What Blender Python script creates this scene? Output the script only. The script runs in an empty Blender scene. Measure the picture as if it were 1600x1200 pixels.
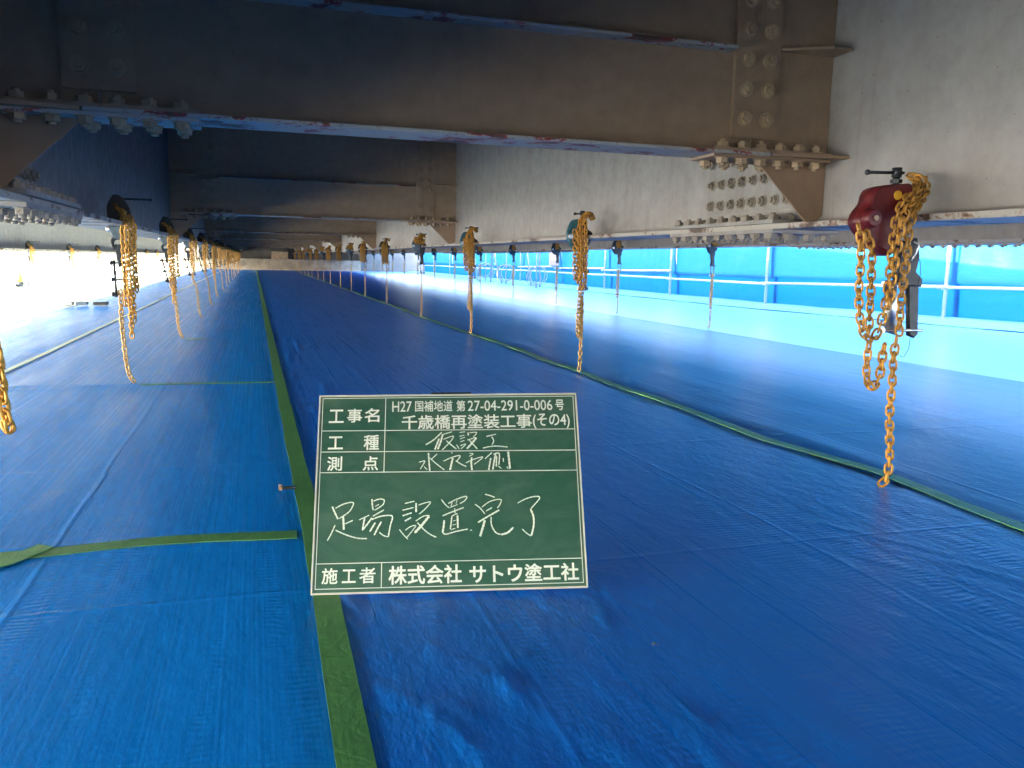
import bpy, bmesh, math, random
from mathutils import Vector, Matrix, noise
random.seed(7)
U = 0.72            # camera height above the platform in metres; layout numbers below are multiples of it
SC = bpy.context.scene
COL = SC.collection

# ------------------------------------------------------------------ camera
cam_d = bpy.data.cameras.new('camera'); cam = bpy.data.objects.new('camera', cam_d); COL.objects.link(cam)
bx_ = Vector((0.95532603, -0.29483145, 0.02065416)); by_ = Vector((0.02366244, 0.14595616, 0.98900803)); bz_ = Vector((-0.29460528, -0.94433639, 0.14641215))
cam.matrix_world = Matrix(((bx_.x, by_.x, bz_.x, 0), (bx_.y, by_.y, bz_.y, 0), (bx_.z, by_.z, bz_.z, U), (0, 0, 0, 1)))
cam_d.sensor_width = 36; cam_d.lens = 36 * 1294 / 1600
cam_d.clip_start = 0.05; cam_d.clip_end = 2000
SC.camera = cam

# ------------------------------------------------------------------ light
SUN_EL, SUN_AZ = 29.0, 258.0      # azimuth clockwise from +Y
w = bpy.data.worlds.new('World'); SC.world = w; w.use_nodes = True
nt = w.node_tree
bg = nt.nodes['Background']; sky = nt.nodes.new('ShaderNodeTexSky')
sky.sky_type = 'NISHITA'; sky.sun_disc = False
sky.sun_elevation = math.radians(SUN_EL); sky.sun_rotation = math.radians(SUN_AZ)
sky.dust_density = 2.0
nt.links.new(sky.outputs[0], bg.inputs[0]); bg.inputs[1].default_value = 0.15
sd = bpy.data.lights.new('sun', 'SUN'); sd.energy = 4.5; sd.angle = math.radians(0.6); sd.color = (1, .89, .76)
sun = bpy.data.objects.new('sun', sd); COL.objects.link(sun)
e, a = math.radians(SUN_EL), math.radians(SUN_AZ)
sdir = Vector((math.cos(e) * math.sin(a), math.cos(e) * math.cos(a), math.sin(e)))
sun.rotation_euler = sdir.to_track_quat('Z', 'Y').to_euler(); sun.location = (20, 0, 30)
SC.view_settings.view_transform = 'Standard'; SC.view_settings.look = 'None'
SC.view_settings.gamma = 1; SC.view_settings.use_curve_mapping = False
SC.view_settings.exposure = 4.42
SC.render.engine = 'CYCLES'
SC.cycles.max_bounces = 10; SC.cycles.diffuse_bounces = 6; SC.cycles.glossy_bounces = 4
SC.cycles.use_denoising = True

# ------------------------------------------------------------------ materials
def new_mat(name, rough=.5, metal=0.0, color=(.5, .5, .5), spec=.5):
    m = bpy.data.materials.new(name); m.use_nodes = True
    b = m.node_tree.nodes['Principled BSDF']
    b.inputs['Base Color'].default_value = (*color, 1); b.inputs['Roughness'].default_value = rough
    b.inputs['Metallic'].default_value = metal; b.inputs['Specular IOR Level'].default_value = spec
    return m, m.node_tree.nodes, m.node_tree.links, b
def wpos(N, L, scale=(1, 1, 1), rot=(0, 0, 0)):
    g = N.new('ShaderNodeNewGeometry'); mp = N.new('ShaderNodeMapping')
    mp.inputs['Scale'].default_value = scale; mp.inputs['Rotation'].default_value = rot
    L.new(g.outputs['Position'], mp.inputs['Vector']); return mp.outputs[0]
def nz(N, L, vec, scale, detail=4, rough=.55, dist=0.0):
    n = N.new('ShaderNodeTexNoise'); n.inputs['Scale'].default_value = scale; n.inputs['Detail'].default_value = detail
    n.inputs['Roughness'].default_value = rough; n.inputs['Distortion'].default_value = dist
    L.new(vec, n.inputs['Vector']); return n.outputs['Fac']
def ramp(N, L, fac, stops):
    r = N.new('ShaderNodeValToRGB'); el = r.color_ramp.elements
    el[0].position, el[0].color = stops[0][0], (*stops[0][1], 1)
    el[1].position, el[1].color = stops[1][0], (*stops[1][1], 1)
    for p, c in stops[2:]:
        k = el.new(p); k.color = (*c, 1)
    L.new(fac, r.inputs[0]); return r.outputs[0]
def mix(N, L, fac, a, b, mode='MIX'):
    m = N.new('ShaderNodeMix'); m.data_type = 'RGBA'; m.blend_type = mode
    if isinstance(fac, float): m.inputs[0].default_value = fac
    else: L.new(fac, m.inputs[0])
    for s, v in ((6, a), (7, b)):
        if isinstance(v, tuple): m.inputs[s].default_value = (*v, 1)
        else: L.new(v, m.inputs[s])
    return m.outputs[2]
def math_(N, L, op, a, b=None):
    m = N.new('ShaderNodeMath'); m.operation = op
    for i, v in enumerate((a, b)):
        if v is None: continue
        if isinstance(v, (int, float)): m.inputs[i].default_value = v
        else: L.new(v, m.inputs[i])
    return m.outputs[0]
def bump(N, L, b, h, strength=.3, dist=.01, prev=None):
    k = N.new('ShaderNodeBump'); k.inputs['Strength'].default_value = strength; k.inputs['Distance'].default_value = dist
    L.new(h, k.inputs['Height'])
    if prev is not None: L.new(prev, k.inputs['Normal'])
    L.new(k.outputs[0], b.inputs['Normal']); return k.outputs[0]

def steel(name, base, stain, rust=(.10, .045, .02), rust_amt=.0, streak=(5, 5, .5), rough=.5, runs=.45):
    m, N, L, b = new_mat(name, rough)
    s = nz(N, L, wpos(N, L, streak), 1.6, 5, .6)
    c = mix(N, L, ramp(N, L, s, [(.35, (0, 0, 0)), (.68, (1, 1, 1))]), base, stain)
    d = nz(N, L, wpos(N, L, (1, 1, 1)), 14, 6, .65)
    c = mix(N, L, ramp(N, L, d, [(.40, (.78, .78, .78)), (.65, (1.08, 1.08, 1.08))]), (0, 0, 0), c) if False else mix(N, L, .45, c, ramp(N, L, d, [(.3, tuple(v * .72 for v in base)), (.6, tuple(v * 1.08 for v in base))]))
    sp = nz(N, L, wpos(N, L, (1, 1, 1)), 55, 3, .7)
    c = mix(N, L, ramp(N, L, sp, [(.70 - rust_amt, (0, 0, 0)), (.76 - rust_amt, (1, 1, 1))]), c, rust)
    if runs:
        rn = nz(N, L, wpos(N, L, (16, 16, .45)), 1.5, 5, .7); rg = nz(N, L, wpos(N, L), 1.3, 3, .6)
        f = math_(N, L, 'MULTIPLY', ramp(N, L, rn, [(.56, (0, 0, 0)), (.70, (1, 1, 1))]), ramp(N, L, rg, [(.42, (0, 0, 0)), (.66, (runs,) * 3)]))
        c = mix(N, L, f, c, (.14, .075, .04))
    L.new(c, b.inputs['Base Color'])
    bump(N, L, b, nz(N, L, wpos(N, L), 120, 4, .7), .18, .002)
    L.new(ramp(N, L, d, [(.3, (rough + .12,) * 3), (.7, (rough - .1,) * 3)]), b.inputs['Roughness'])
    return m
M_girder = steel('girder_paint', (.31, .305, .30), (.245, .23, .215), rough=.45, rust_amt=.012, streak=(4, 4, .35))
M_girderL = steel('left_girder_shaded_paint', (.15, .155, .16), (.10, .10, .10), rough=.5, streak=(4, 4, .35))  # darker greys put the left girder's shade into its paint
M_beam = steel('crossbeam_paint', (.27, .19, .125), (.19, .13, .085), rust_amt=.01, streak=(1.2, 1.2, 4), rough=.5)
M_beam2 = steel('crossbeam_paint_lit', (.40, .29, .20), (.29, .20, .135), rust_amt=.01, streak=(1.2, 1.2, 4), rough=.5)  # lighter tan carries the stronger light on the further beams
M_plate = steel('splice_paint', (.28, .28, .27), (.20, .19, .17), rough=.5)
M_bolt = steel('bolt_paint', (.28, .26, .22), (.17, .13, .09), rust_amt=.06, rough=.5)
M_bolt_b = steel('brown_bolt_paint', (.36, .27, .17), (.22, .15, .09), rust_amt=.05, rough=.5)

def peeling(name, base, edge, amt):
    m, N, L, b = new_mat(name, .5)
    n1 = nz(N, L, wpos(N, L, (1, 1, 2)), 9, 7, .72, .4)
    n2 = nz(N, L, wpos(N, L, (1, 1, 1)), 3.5, 2, .5)
    f = math_(N, L, 'ADD', n1, math_(N, L, 'MULTIPLY', n2, .6))
    c = mix(N, L, ramp(N, L, f, [(amt, (0, 0, 0)), (amt + .015, (1, 1, 1))]), base, edge)
    c = mix(N, L, ramp(N, L, f, [(amt + .05, (0, 0, 0)), (amt + .07, (1, 1, 1))]), c, (.06, .035, .025))
    n3 = nz(N, L, wpos(N, L), 30, 5, .7)
    c = mix(N, L, ramp(N, L, n3, [(.58, (0, 0, 0)), (.70, (1, 1, 1))]), c, (.16, .11, .08))
    L.new(c, b.inputs['Base Color']); bump(N, L, b, f, .5, .004)
    return m
M_flange = peeling('flange_peeling_paint', (.31, .325, .32), (.24, .03, .03), .855)
M_edge = peeling('flange_edge_paint', (.36, .35, .32), (.20, .13, .09), .84)

def tarp_mat(name, c1, c2, ribs, rough=.32, crumple=.0, wash=.5, rs=0.0, spec=.26):
    m, N, L, b = new_mat(name, rough, color=c1, spec=spec)
    v = wpos(N, L, (1, 1, 1), (0, 0, rs))
    big = nz(N, L, v, .8, 3, .5)
    c = mix(N, L, big, c1, c2)
    fine = nz(N, L, wpos(N, L, (30, 3, 1), (0, 0, rs)), 1.0, 3, .6)
    c = mix(N, L, ramp(N, L, fine, [(.35, (0, 0, 0)), (.7, (.45, .45, .45))]), c, tuple(min(.85, k * 1.35) for k in c2))
    sv = N.new('ShaderNodeSeparateXYZ'); L.new(v, sv.inputs[0])
    # woven tapes: fine ribs along the sheet, irregular in strength
    r1 = math_(N, L, 'SINE', math_(N, L, 'MULTIPLY', sv.outputs[0], 620.0))
    r2 = nz(N, L, wpos(N, L, (90, .35, 1), (0, 0, rs)), 1.0, 4, .75)
    # washboard: short ripples across the sheet, in lanes
    wv = math_(N, L, 'SINE', math_(N, L, 'ADD', math_(N, L, 'MULTIPLY', sv.outputs[1], 330.0), math_(N, L, 'MULTIPLY', nz(N, L, v, 5, 3), 26.0)))
    lane = ramp(N, L, nz(N, L, wpos(N, L, (7, .8, 1), (0, 0, rs)), 1.0, 2, .5), [(.50, (0, 0, 0)), (.66, (1, 1, 1))])
    wb = math_(N, L, 'MULTIPLY', wv, lane)
    c0 = nz(N, L, wpos(N, L, (9, 4.5, 1), (0, 0, .35)), 2.0, 6, .62, .25)
    c3 = nz(N, L, wpos(N, L, (1, .6, 1)), 38, 3, .6, .1)
    k = bump(N, L, b, c0, .22 + crumple * .2, .008 + crumple * .012)
    k = bump(N, L, b, wb, wash, .0011, k)
    k = bump(N, L, b, r2, ribs, .0035, k)
    k = bump(N, L, b, c3, .10 + crumple * .5, .003, k)
    k = bump(N, L, b, math_(N, L, 'MULTIPLY', r1, r2), .10, .0003, k)
    # factory fold lines, a faint grid of creases
    for ax_, per in ((0, .93), (1, 1.21)):
        fr = math_(N, L, 'FRACT', math_(N, L, 'MULTIPLY', math_(N, L, 'ADD', sv.outputs[ax_], math_(N, L, 'MULTIPLY', big, .05)), 1 / per))
        d_ = math_(N, L, 'ABSOLUTE', math_(N, L, 'SUBTRACT', fr, .5))
        k = bump(N, L, b, ramp(N, L, d_, [(.0, (1, 1, 1)), (.012, (0, 0, 0))]), .35, .003, k)
    # print of the weave drives the gloss a little
    L.new(ramp(N, L, r2, [(.3, (rough - .05,) * 3), (.7, (rough + .12,) * 3)]), b.inputs['Roughness'])
    return m
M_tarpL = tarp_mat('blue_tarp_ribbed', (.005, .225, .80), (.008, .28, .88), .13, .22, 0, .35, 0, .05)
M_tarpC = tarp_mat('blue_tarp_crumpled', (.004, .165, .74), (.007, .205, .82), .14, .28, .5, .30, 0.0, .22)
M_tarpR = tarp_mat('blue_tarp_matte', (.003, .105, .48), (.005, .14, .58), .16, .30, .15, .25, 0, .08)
M_tarpS = tarp_mat('daylit_tarp', (.20, .45, .72), (.26, .51, .78), .25, .3, .05, .2, 0, .2)  # paler blue puts the outer strip's bright daylight into the sheet colour
M_tarpW = tarp_mat('glare_white_sheet', (.55, .64, .58), (.62, .70, .64), .2, .35, .05, .1, 0, .2)  # near-white puts the sun glare into the colour and bounces neutral light inward

def tape_mat():
    m, N, L, b = new_mat('green_cloth_tape', .42)
    n = nz(N, L, wpos(N, L, (2, 2, 1)), 6, 4, .6)
    L.new(ramp(N, L, n, [(.3, (.05, .20, .065)), (.7, (.09, .28, .09))]), b.inputs['Base Color'])
    k = bump(N, L, b, nz(N, L, wpos(N, L, (60, 4, 1)), 1, 3), .3, .003)
    bump(N, L, b, nz(N, L, wpos(N, L, (8, 8, 1)), 2.5, 3, .6, 1), .35, .008, k)
    return m
M_tape = tape_mat()
def simple(name, c, rough=.5, metal=0, var=.25, scale=20, bs=.15):
    m, N, L, b = new_mat(name, rough, metal, c)
    n = nz(N, L, wpos(N, L), scale, 5, .6)
    L.new(ramp(N, L, n, [(.3, tuple(v * (1 - var) for v in c)), (.7, tuple(min(1, v * (1 + var)) for v in c))]), b.inputs['Base Color'])
    bump(N, L, b, n, bs, .002); return m
M_chain = simple('chain_yellow_zinc', (.56, .30, .055), .48, .35, .3, 60)
M_chainL = simple('load_chain_worn_zinc', (.50, .33, .13), .48, .4, .3, 60)
M_red = simple('hoist_red_enamel', (.12, .010, .014), .45, 0, .15, 12)
M_teal = simple('hoist_teal_enamel', (.03, .13, .17), .4, 0, .25, 20)
M_dark = simple('hoist_dark_steel', (.035, .042, .05), .42, .4, .3, 30)
M_grey = simple('hoist_grey_enamel', (.10, .14, .17), .4, .2, .3, 30)
M_silver = simple('zinc_plated_steel', (.55, .56, .57), .3, .9, .15, 40)
M_yellow = simple('yellow_sticker', (.75, .45, .03), .5, 0, .1)
M_pipe = simple('galvanised_pipe', (.46, .48, .52), .38, .35, .12, 15)
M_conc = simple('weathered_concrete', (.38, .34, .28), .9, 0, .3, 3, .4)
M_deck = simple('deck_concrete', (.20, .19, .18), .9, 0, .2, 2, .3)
M_ply = simple('platform_boards', (.28, .22, .15), .8, 0, .25, 4)
M_ground = simple('pale_river_gravel', (.47, .41, .33), .95, 0, .2, .4, .3)
M_green = simple('chalkboard_green', (.018, .080, .063), .38, 0, .16, 9, .05)
nd = M_green.node_tree; bG = nd.nodes['Principled BSDF']; NG, LG = nd.nodes, nd.links
cG = mix(NG, LG, ramp(NG, LG, nz(NG, LG, wpos(NG, LG, (4, 4, 9), (0, .5, 0)), 1.4, 6, .7, 1.2), [(.42, (0, 0, 0)), (.75, (.55, .55, .55))]), (.017, .078, .062), (.075, .14, .12))
LG.new(cG, bG.inputs['Base Color'])
M_frame = simple('board_frame_white', (.44, .51, .52), .4, 0, .05)
M_rubber = simple('black_plastic', (.012, .012, .013), .45, 0, .2)
M_print = simple('white_print', (.54, .64, .66), .55, 0, .02)
M_peach = simple('pale_bearing_block', (.52, .38, .24), .8, 0, .2, 6)

def chalk_mat():
    m, N, L, b = new_mat('chalk_marks', .9)
    n = nz(N, L, wpos(N, L), 700, 2, .8)
    L.new(ramp(N, L, n, [(.33, (.24, .38, .35)), (.42, (.52, .66, .65))]), b.inputs['Base Color']); return m
M_chalk = chalk_mat()
def sheet_mat(name, c):
    m, N, L, b = new_mat(name, .45, color=c)
    t = N.new('ShaderNodeBsdfTranslucent'); t.inputs[0].default_value = (c[0] * 1.2, min(1, c[1] * 1.25), min(1, c[2] * 1.1), 1)
    ms = N.new('ShaderNodeMixShader'); ms.inputs[0].default_value = .62
    out = N['Material Output']
    L.new(b.outputs[0], ms.inputs[1]); L.new(t.outputs[0], ms.inputs[2]); L.new(ms.outputs[0], out.inputs[0])
    n = nz(N, L, wpos(N, L, (1, .7, 1.6)), 1.5, 5, .6, .8)
    k = N.new('ShaderNodeBump'); k.inputs['Strength'].default_value = .6; k.inputs['Distance'].default_value = .05
    L.new(n, k.inputs['Height']); L.new(k.outputs[0], b.inputs['Normal']); L.new(k.outputs[0], t.inputs['Normal'])
    return m
M_sheetU = sheet_mat('blue_sheet_upper', (.017, .125, .28))
M_sheetL = sheet_mat('blue_sheet_lower', (.004, .095, .26))

# ------------------------------------------------------------------ object helpers
def mesh_from(name, bm, mats):
    me = bpy.data.meshes.new(name); bm.to_mesh(me); bm.free()
    for m in (mats if isinstance(mats, (list, tuple)) else [mats]): me.materials.append(m)
    return me
def put(name, me, parent=None, loc=None, rot=None):
    o = bpy.data.objects.new(name, me); COL.objects.link(o)
    if parent is not None: o.parent = parent
    if loc is not None: o.location = loc
    if rot is not None: o.rotation_euler = rot
    return o
def tag(o, label=None, cat=None, group=None, kind=None):
    for k, v in (('label', label), ('category', cat), ('group', group), ('kind', kind)):
        if v: o[k] = v
    return o
def empty(name, loc=(0, 0, 0), rz=0):
    o = bpy.data.objects.new(name, None); COL.objects.link(o); o.location = loc; o.rotation_euler = (0, 0, rz)
    o.empty_display_size = .1; return o
def copy_tree(o, parent=None):
    c = o.copy(); COL.objects.link(c)
    if parent is not None: c.parent = parent
    for ch in list(o.children): copy_tree(ch, c)
    return c
def box(bm, x0, x1, y0, y1, z0, z1, mi=0):
    v = [bm.verts.new(p) for p in ((x0, y0, z0), (x1, y0, z0), (x1, y1, z0), (x0, y1, z0), (x0, y0, z1), (x1, y0, z1), (x1, y1, z1), (x0, y1, z1))]
    for f in ((0, 3, 2, 1), (4, 5, 6, 7), (0, 1, 5, 4), (1, 2, 6, 5), (2, 3, 7, 6), (3, 0, 4, 7)):
        bm.faces.new([v[i] for i in f]).material_index = mi
def bxo(name, x0, x1, y0, y1, z0, z1, mat, parent=None, bev=0, U_=U):
    """box object; numbers in multiples of U, z counted from the camera level"""
    bm = bmesh.new(); box(bm, x0 * U_, x1 * U_, y0 * U_, y1 * U_, (z0 + 1) * U_, (z1 + 1) * U_)
    if bev: bmesh.ops.bevel(bm, geom=bm.edges[:], offset=bev, segments=2, affect='EDGES')
    return put(name, mesh_from(name, bm, mat), parent)
def prism(bm, pts, d0, d1, axis='y', mi=0):
    """outline pts (a,b) extruded between d0 and d1 along axis"""
    def P(a, b, d):
        return {'y': (a, d, b), 'x': (d, a, b), 'z': (a, b, d)}[axis]
    A = [bm.verts.new(P(a, b, d0)) for a, b in pts]; B = [bm.verts.new(P(a, b, d1)) for a, b in pts]
    n = len(pts); f = [bm.faces.new(A), bm.faces.new(B[::-1])]
    for i in range(n): f.append(bm.faces.new((A[i], B[i], B[(i + 1) % n], A[(i + 1) % n])))
    for q in f: q.material_index = mi
    bmesh.ops.recalc_face_normals(bm, faces=f); return f
def cyl(bm, p, q, r, n=12, r2=None, caps=True, smooth=True):
    p, q = Vector(p), Vector(q); r2 = r if r2 is None else r2
    z = (q - p).normalized(); x = z.orthogonal().normalized(); y = z.cross(x)
    A, B = [], []
    for i in range(n):
        t = 2 * math.pi * i / n; d = x * math.cos(t) + y * math.sin(t)
        A.append(bm.verts.new(p + d * r)); B.append(bm.verts.new(q + d * r2))
    for i in range(n):
        f = bm.faces.new((A[i], A[(i + 1) % n], B[(i + 1) % n], B[i])); f.smooth = smooth
    if caps: bm.faces.new(A[::-1]); bm.faces.new(B)
def tube(bm, pts, r, n=6, closed=False):
    pts = [Vector(p) for p in pts]; rings = []; m = len(pts)
    for i, p in enumerate(pts):
        a_ = pts[(i - 1) % m] if closed or i > 0 else p; b_ = pts[(i + 1) % m] if closed or i < m - 1 else p
        t = (b_ - a_).normalized()
        ref = Vector((0, 1, 0)) if abs(t.y) < .9 else Vector((1, 0, 0))
        x = t.cross(ref).normalized(); y = t.cross(x)
        rings.append([bm.verts.new(p + (x * math.cos(2 * math.pi * k / n) + y * math.sin(2 * math.pi * k / n)) * r) for k in range(n)])
    for i in range(m if closed else m - 1):
        A, B = rings[i], rings[(i + 1) % m]
        for k in range(n):
            bm.faces.new((A[k], A[(k + 1) % n], B[(k + 1) % n], B[k])).smooth = True
    if not closed: bm.faces.new(rings[0][::-1]); bm.faces.new(rings[-1])
def ball(bm, c, r, seg=10):
    bmesh.ops.create_uvsphere(bm, u_segments=seg, v_segments=max(6, seg * 2 // 3), radius=r, matrix=Matrix.Translation(c))

# bolt meshes: washer, hex head, thread end; axis +Z, base at z=0
def bolt_mesh(name, mat, r=.021, h=.017, stub=.008):
    bm = bmesh.new()
    cyl(bm, (0, 0, 0), (0, 0, .004), r * 1.22, 14)
    cyl(bm, (0, 0, .004), (0, 0, h), r, 6, r * .97, smooth=False)
    cyl(bm, (0, 0, h), (0, 0, h + stub), r * .55, 8, r * .5)
    return mesh_from(name, bm, mat)
BOLT = bolt_mesh('bolt', M_bolt, .0225, .021, .010); BOLT_B = bolt_mesh('brown_bolt', M_bolt_b, .0235, .021, .010)
def bolt(parent, x, y, z, d, me=None, rz=None):
    """d: direction the head points in; x,y,z in metres"""
    o = put('bolt', me or BOLT, parent, (x, y, z))
    q = Vector(d).to_track_quat('Z', 'Y') @ Matrix.Rotation(random.uniform(0, 1.05), 4, 'Z').to_quaternion()
    o.rotation_euler = q.to_euler(); return o
def Z(z): return (z + 1) * U

# ================================================================== LARGE STRUCTURE
Y0, Y1 = -40, 66
bm = bmesh.new(); box(bm, -600, 600, -600, 600, -9.0, -8.0)
tag(put('ground', mesh_from('ground', bm, M_ground)), kind='structure')
tag(bxo('platform', -6.55, 13.6, Y0, Y1 - .3, -1.09, -1.012, M_ply), kind='structure')

# bridge deck slab
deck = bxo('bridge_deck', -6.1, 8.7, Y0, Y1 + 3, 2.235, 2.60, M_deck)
tag(deck, 'dark concrete bridge deck slab lying on the steel girders overhead', 'bridge deck')

# abutment at the far end
ab = empty('abutment', (0, Y1 * U, 0))
tag(ab, 'weathered concrete abutment closing the far end under the bridge', 'abutment')
def rel(o, par):   # keep the world place of a child of a moved empty
    o.location = -par.location; return o
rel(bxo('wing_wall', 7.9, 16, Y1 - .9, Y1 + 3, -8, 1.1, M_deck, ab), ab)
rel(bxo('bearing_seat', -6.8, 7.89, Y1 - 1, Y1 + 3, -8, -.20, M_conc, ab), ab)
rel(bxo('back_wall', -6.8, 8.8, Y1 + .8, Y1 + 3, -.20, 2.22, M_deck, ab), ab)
tag(rel(bxo('bearing_block', 1.3, 2.5, Y1 - .7, Y1 + .2, -.197, .36, M_peach, ab), ab), 'pale ochre block on the seat')

# -------------------------------------------------------------- main girders
# (web x, underside z of the bottom flange)
def splice_cluster(g, xw, zb, ys, ye, side, rows, cols, drop):
    """bolted field splice; side=+1: visible web face points to +x"""
    xf = xw + side * .0
    t = .014
    pl = bxo('splice_plate', *(sorted((xw + side * .010, xw + side * (.010 + .016)))), ys, ye, zb + .13, 2.0, M_plate, g)
    for r_ in range(rows):
        for c_ in range(cols):
            bolt(g, (xw + side * .026) * U, (ys + .06 + c_ * (ye - ys - .12) / (cols - 1)) * U, Z(zb + .185 + r_ * .138), (side, 0, 0))
    bxo('flange_splice_plate', xw - .225, xw + .225, ys - .1, ye + .15, zb - .022, zb - .002, M_plate, g)
    bxo('flange_splice_plate', *(sorted((xw + side * .03, xw + side * .228))), ys - .1, ye + .1, zb + .031, zb + .053, M_plate, g)
    n = 9
    for k in range(n):
        y = ys - .02 + k * (ye - ys + .14) / (n - 1)
        for dx in (.175, .06): bolt(g, (xw + side * dx) * U, y * U, Z(zb + .053), (0, 0, 1))
        for dx in (.19, .07, -.07, -.19): bolt(g, (xw + side * dx) * U, y * U, Z(zb - .022), (0, 0, -1))

def girder(xw, zb, label, side, M_girder=M_girder):
    g = empty('main_girder', (0, 0, 0))
    tag(g, label, 'girder', 'main girders of the bridge')
    bxo('web', xw - .010, xw + .010, Y0, Y1 + .5, zb + .03, 2.2, M_girder, g)
    bxo('bottom_flange', xw - .2, xw + .2, Y0, Y1 + .5, zb, zb + .0295, M_edge, g, bev=.002)
    bxo('top_flange', xw - .2, xw + .2, Y0, Y1 + .5, 2.2, 2.232, M_girder, g)
    return g
GR1 = girder(3.05, .215, 'pale grey steel girder on the right with the red hoist on its lower edge', -1)
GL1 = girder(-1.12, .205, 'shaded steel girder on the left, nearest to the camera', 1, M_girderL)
GR2 = girder(7.22, .29, 'girder behind the right one, its bolted underside showing above the blue sheet', -1)
GL2 = girder(-5.29, .03, 'outer left girder, thin bluish underside over the bright opening', 1)
splice_cluster(GR1, 3.05, .215, 4.24, 5.22, -1, 12, 8, 0)
splice_cluster(GL1, -1.12, .205, 4.05, 5.0, 1, 12, 8, 0)
for i in range(34):
    y = 4.6 + i * .155
    bolt(GR2, (7.22 - .15) * U, y * U, Z(.288), (0, 0, -1))
for i in range(34): bolt(GR2, (7.22 + .15) * U, (4.6 + i * .155) * U, Z(.288), (0, 0, -1))
bxo('flange_splice_plate', 7.03, 7.41, 4.45, 9.9, .27, .288, M_plate, GR2)
def bolt_row(g, xs, ya, yb, step, z, name='bolt_row'):
    bm = bmesh.new(); y = ya
    while y < yb:
        for x in xs: cyl(bm, (x * U, y * U, Z(z)), (x * U, y * U, Z(z) - .03), .03, 6)
        y += step
    return tag(put(name, mesh_from(name, bm, M_bolt), g), kind='stuff')
bolt_row(GR2, (7.07, 7.37), 18, 32, .22, .29); bolt_row(GR1, (2.9, 3.2), 26, 28.5, .12, .215)
bolt_row(GL2, (-5.44, -5.14), 17, 40, .3, .03); bolt_row(GL1, (-1.27, -.97), 26, 28.5, .12, .205)

# -------------------------------------------------------------- crossbeams
XL, XR = -1.107, 3.037
def crossbeam():
    c = empty('crossbeam', (0, 0, 0))
    zf = .575
    bxo('web', -.60, 2.55, -.008, .008, zf + .016, 2.18, M_beam, c)
    bxo('bracket_plate', XL, -.61, -.008, .008, zf + .016, 2.18, M_beam, c)
    bxo('bracket_plate', 2.56, XR, -.008, .008, zf + .016, 2.18, M_beam, c)
    bxo('bottom_flange', -.655, 2.60, -.13, .13, zf, zf + .0155, M_flange, c)
    for s, x0, x1 in ((1, XL, -.665), (-1, 2.61, XR)):
        # tapered flange of the end bracket, wider at the girder
        bm = bmesh.new()
        pts = ((x0, -.13), (x1, -.13), (x1, .13), (x0, .13)) 
        if s == 1: pts = ((x0, -.20), (x1, -.13), (x1, .13), (x0, .20))
        else: pts = ((x0, -.13), (x1, -.20), (x1, .20), (x0, .13))
        prism(bm, [(p[0] * U, p[1] * U) for p in pts], Z(zf), Z(zf + .0155), 'z')
        put('bracket_flange', mesh_from('bracket_flange', bm, M_beam), c)
        # short rib on the bracket
        bm = bmesh.new()
        if s == 1: pts = ((x0, -.009), (x0, -.17), (x0 + .12, -.17), (x0 + .34, -.03), (x0 + .34, -.009))
        else: pts = ((x1, -.009), (x1 - .34, -.009), (x1 - .34, -.03), (x1 - .12, -.17), (x1, -.17))
        prism(bm, [(p[0] * U, p[1] * U) for p in pts], Z(1.13), Z(1.142), 'z')
        put('short_rib', mesh_from('short_rib', bm, M_beam), c)
        # knee gusset down to the girder flange
        bm = bmesh.new()
        if s == 1: pts = ((x0, zf - .002), (x0 + .45, zf - .002), (x0 + .10, .245), (x0 + .04, .245), (x0, .29))
        else: pts = ((x1, zf - .002), (x1, .29), (x1 - .04, .25), (x1 - .10, .25), (x1 - .45, zf - .002))
        prism(bm, [(p[0] * U, Z(p[1])) for p in pts], -.007 * U, .007 * U, 'y')
        put('gusset_plate', mesh_from('gusset_plate', bm, M_beam), c)
    bxo('long_rib', -.44, 2.39, -.10, -.0085, 1.10, 1.114, M_flange, c)
    for xa, xb in ((-.74, -.46), (2.42, 2.69)):
        bxo('splice_plate', xa, xb, -.034, -.0095, zf + .10, 2.1, M_beam, c)
        bxo('splice_plate', xa, xb, .009, .022, zf + .10, 2.1, M_beam, c)
        z = zf + .195
        while z < 2.05:
            for x in (xa + .07, xb - .07): bolt(c, x * U, -.034 * U, Z(z), (0, -1, 0), BOLT_B)
            z += .149
    for xa, xb in ((-.97, -.21), (2.27, 2.98)):
        bxo('flange_splice_plate', xa, xb, -.125, -.026, zf + .017, zf + .032, M_beam, c)
        bxo('flange_splice_plate', xa, xb, -.12, .12, zf - .017, zf - .002, M_flange if xa < 0 else M_beam, c)
        for k in range(6):
            x = xa + .07 + k * (xb - xa - .14) / 5
            bolt(c, x * U, -.09 * U, Z(zf + .032), (0, 0, 1), BOLT_B)
            bolt(c, x * U, -.085 * U, Z(zf - .017), (0, 0, -1), BOLT_B)
            bolt(c, x * U, .085 * U, Z(zf - .017), (0, 0, -1), BOLT_B)
    return c
ordn = ['first', 'second', 'third', 'fourth', 'fifth', 'sixth', 'seventh', 'eighth', 'ninth', 'tenth', 'eleventh', 'twelfth', 'thirteenth', 'fourteenth', 'fifteenth', 'sixteenth', 'seventeenth', 'eighteenth', 'nineteenth', 'twentieth']
cb0 = crossbeam()
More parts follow.
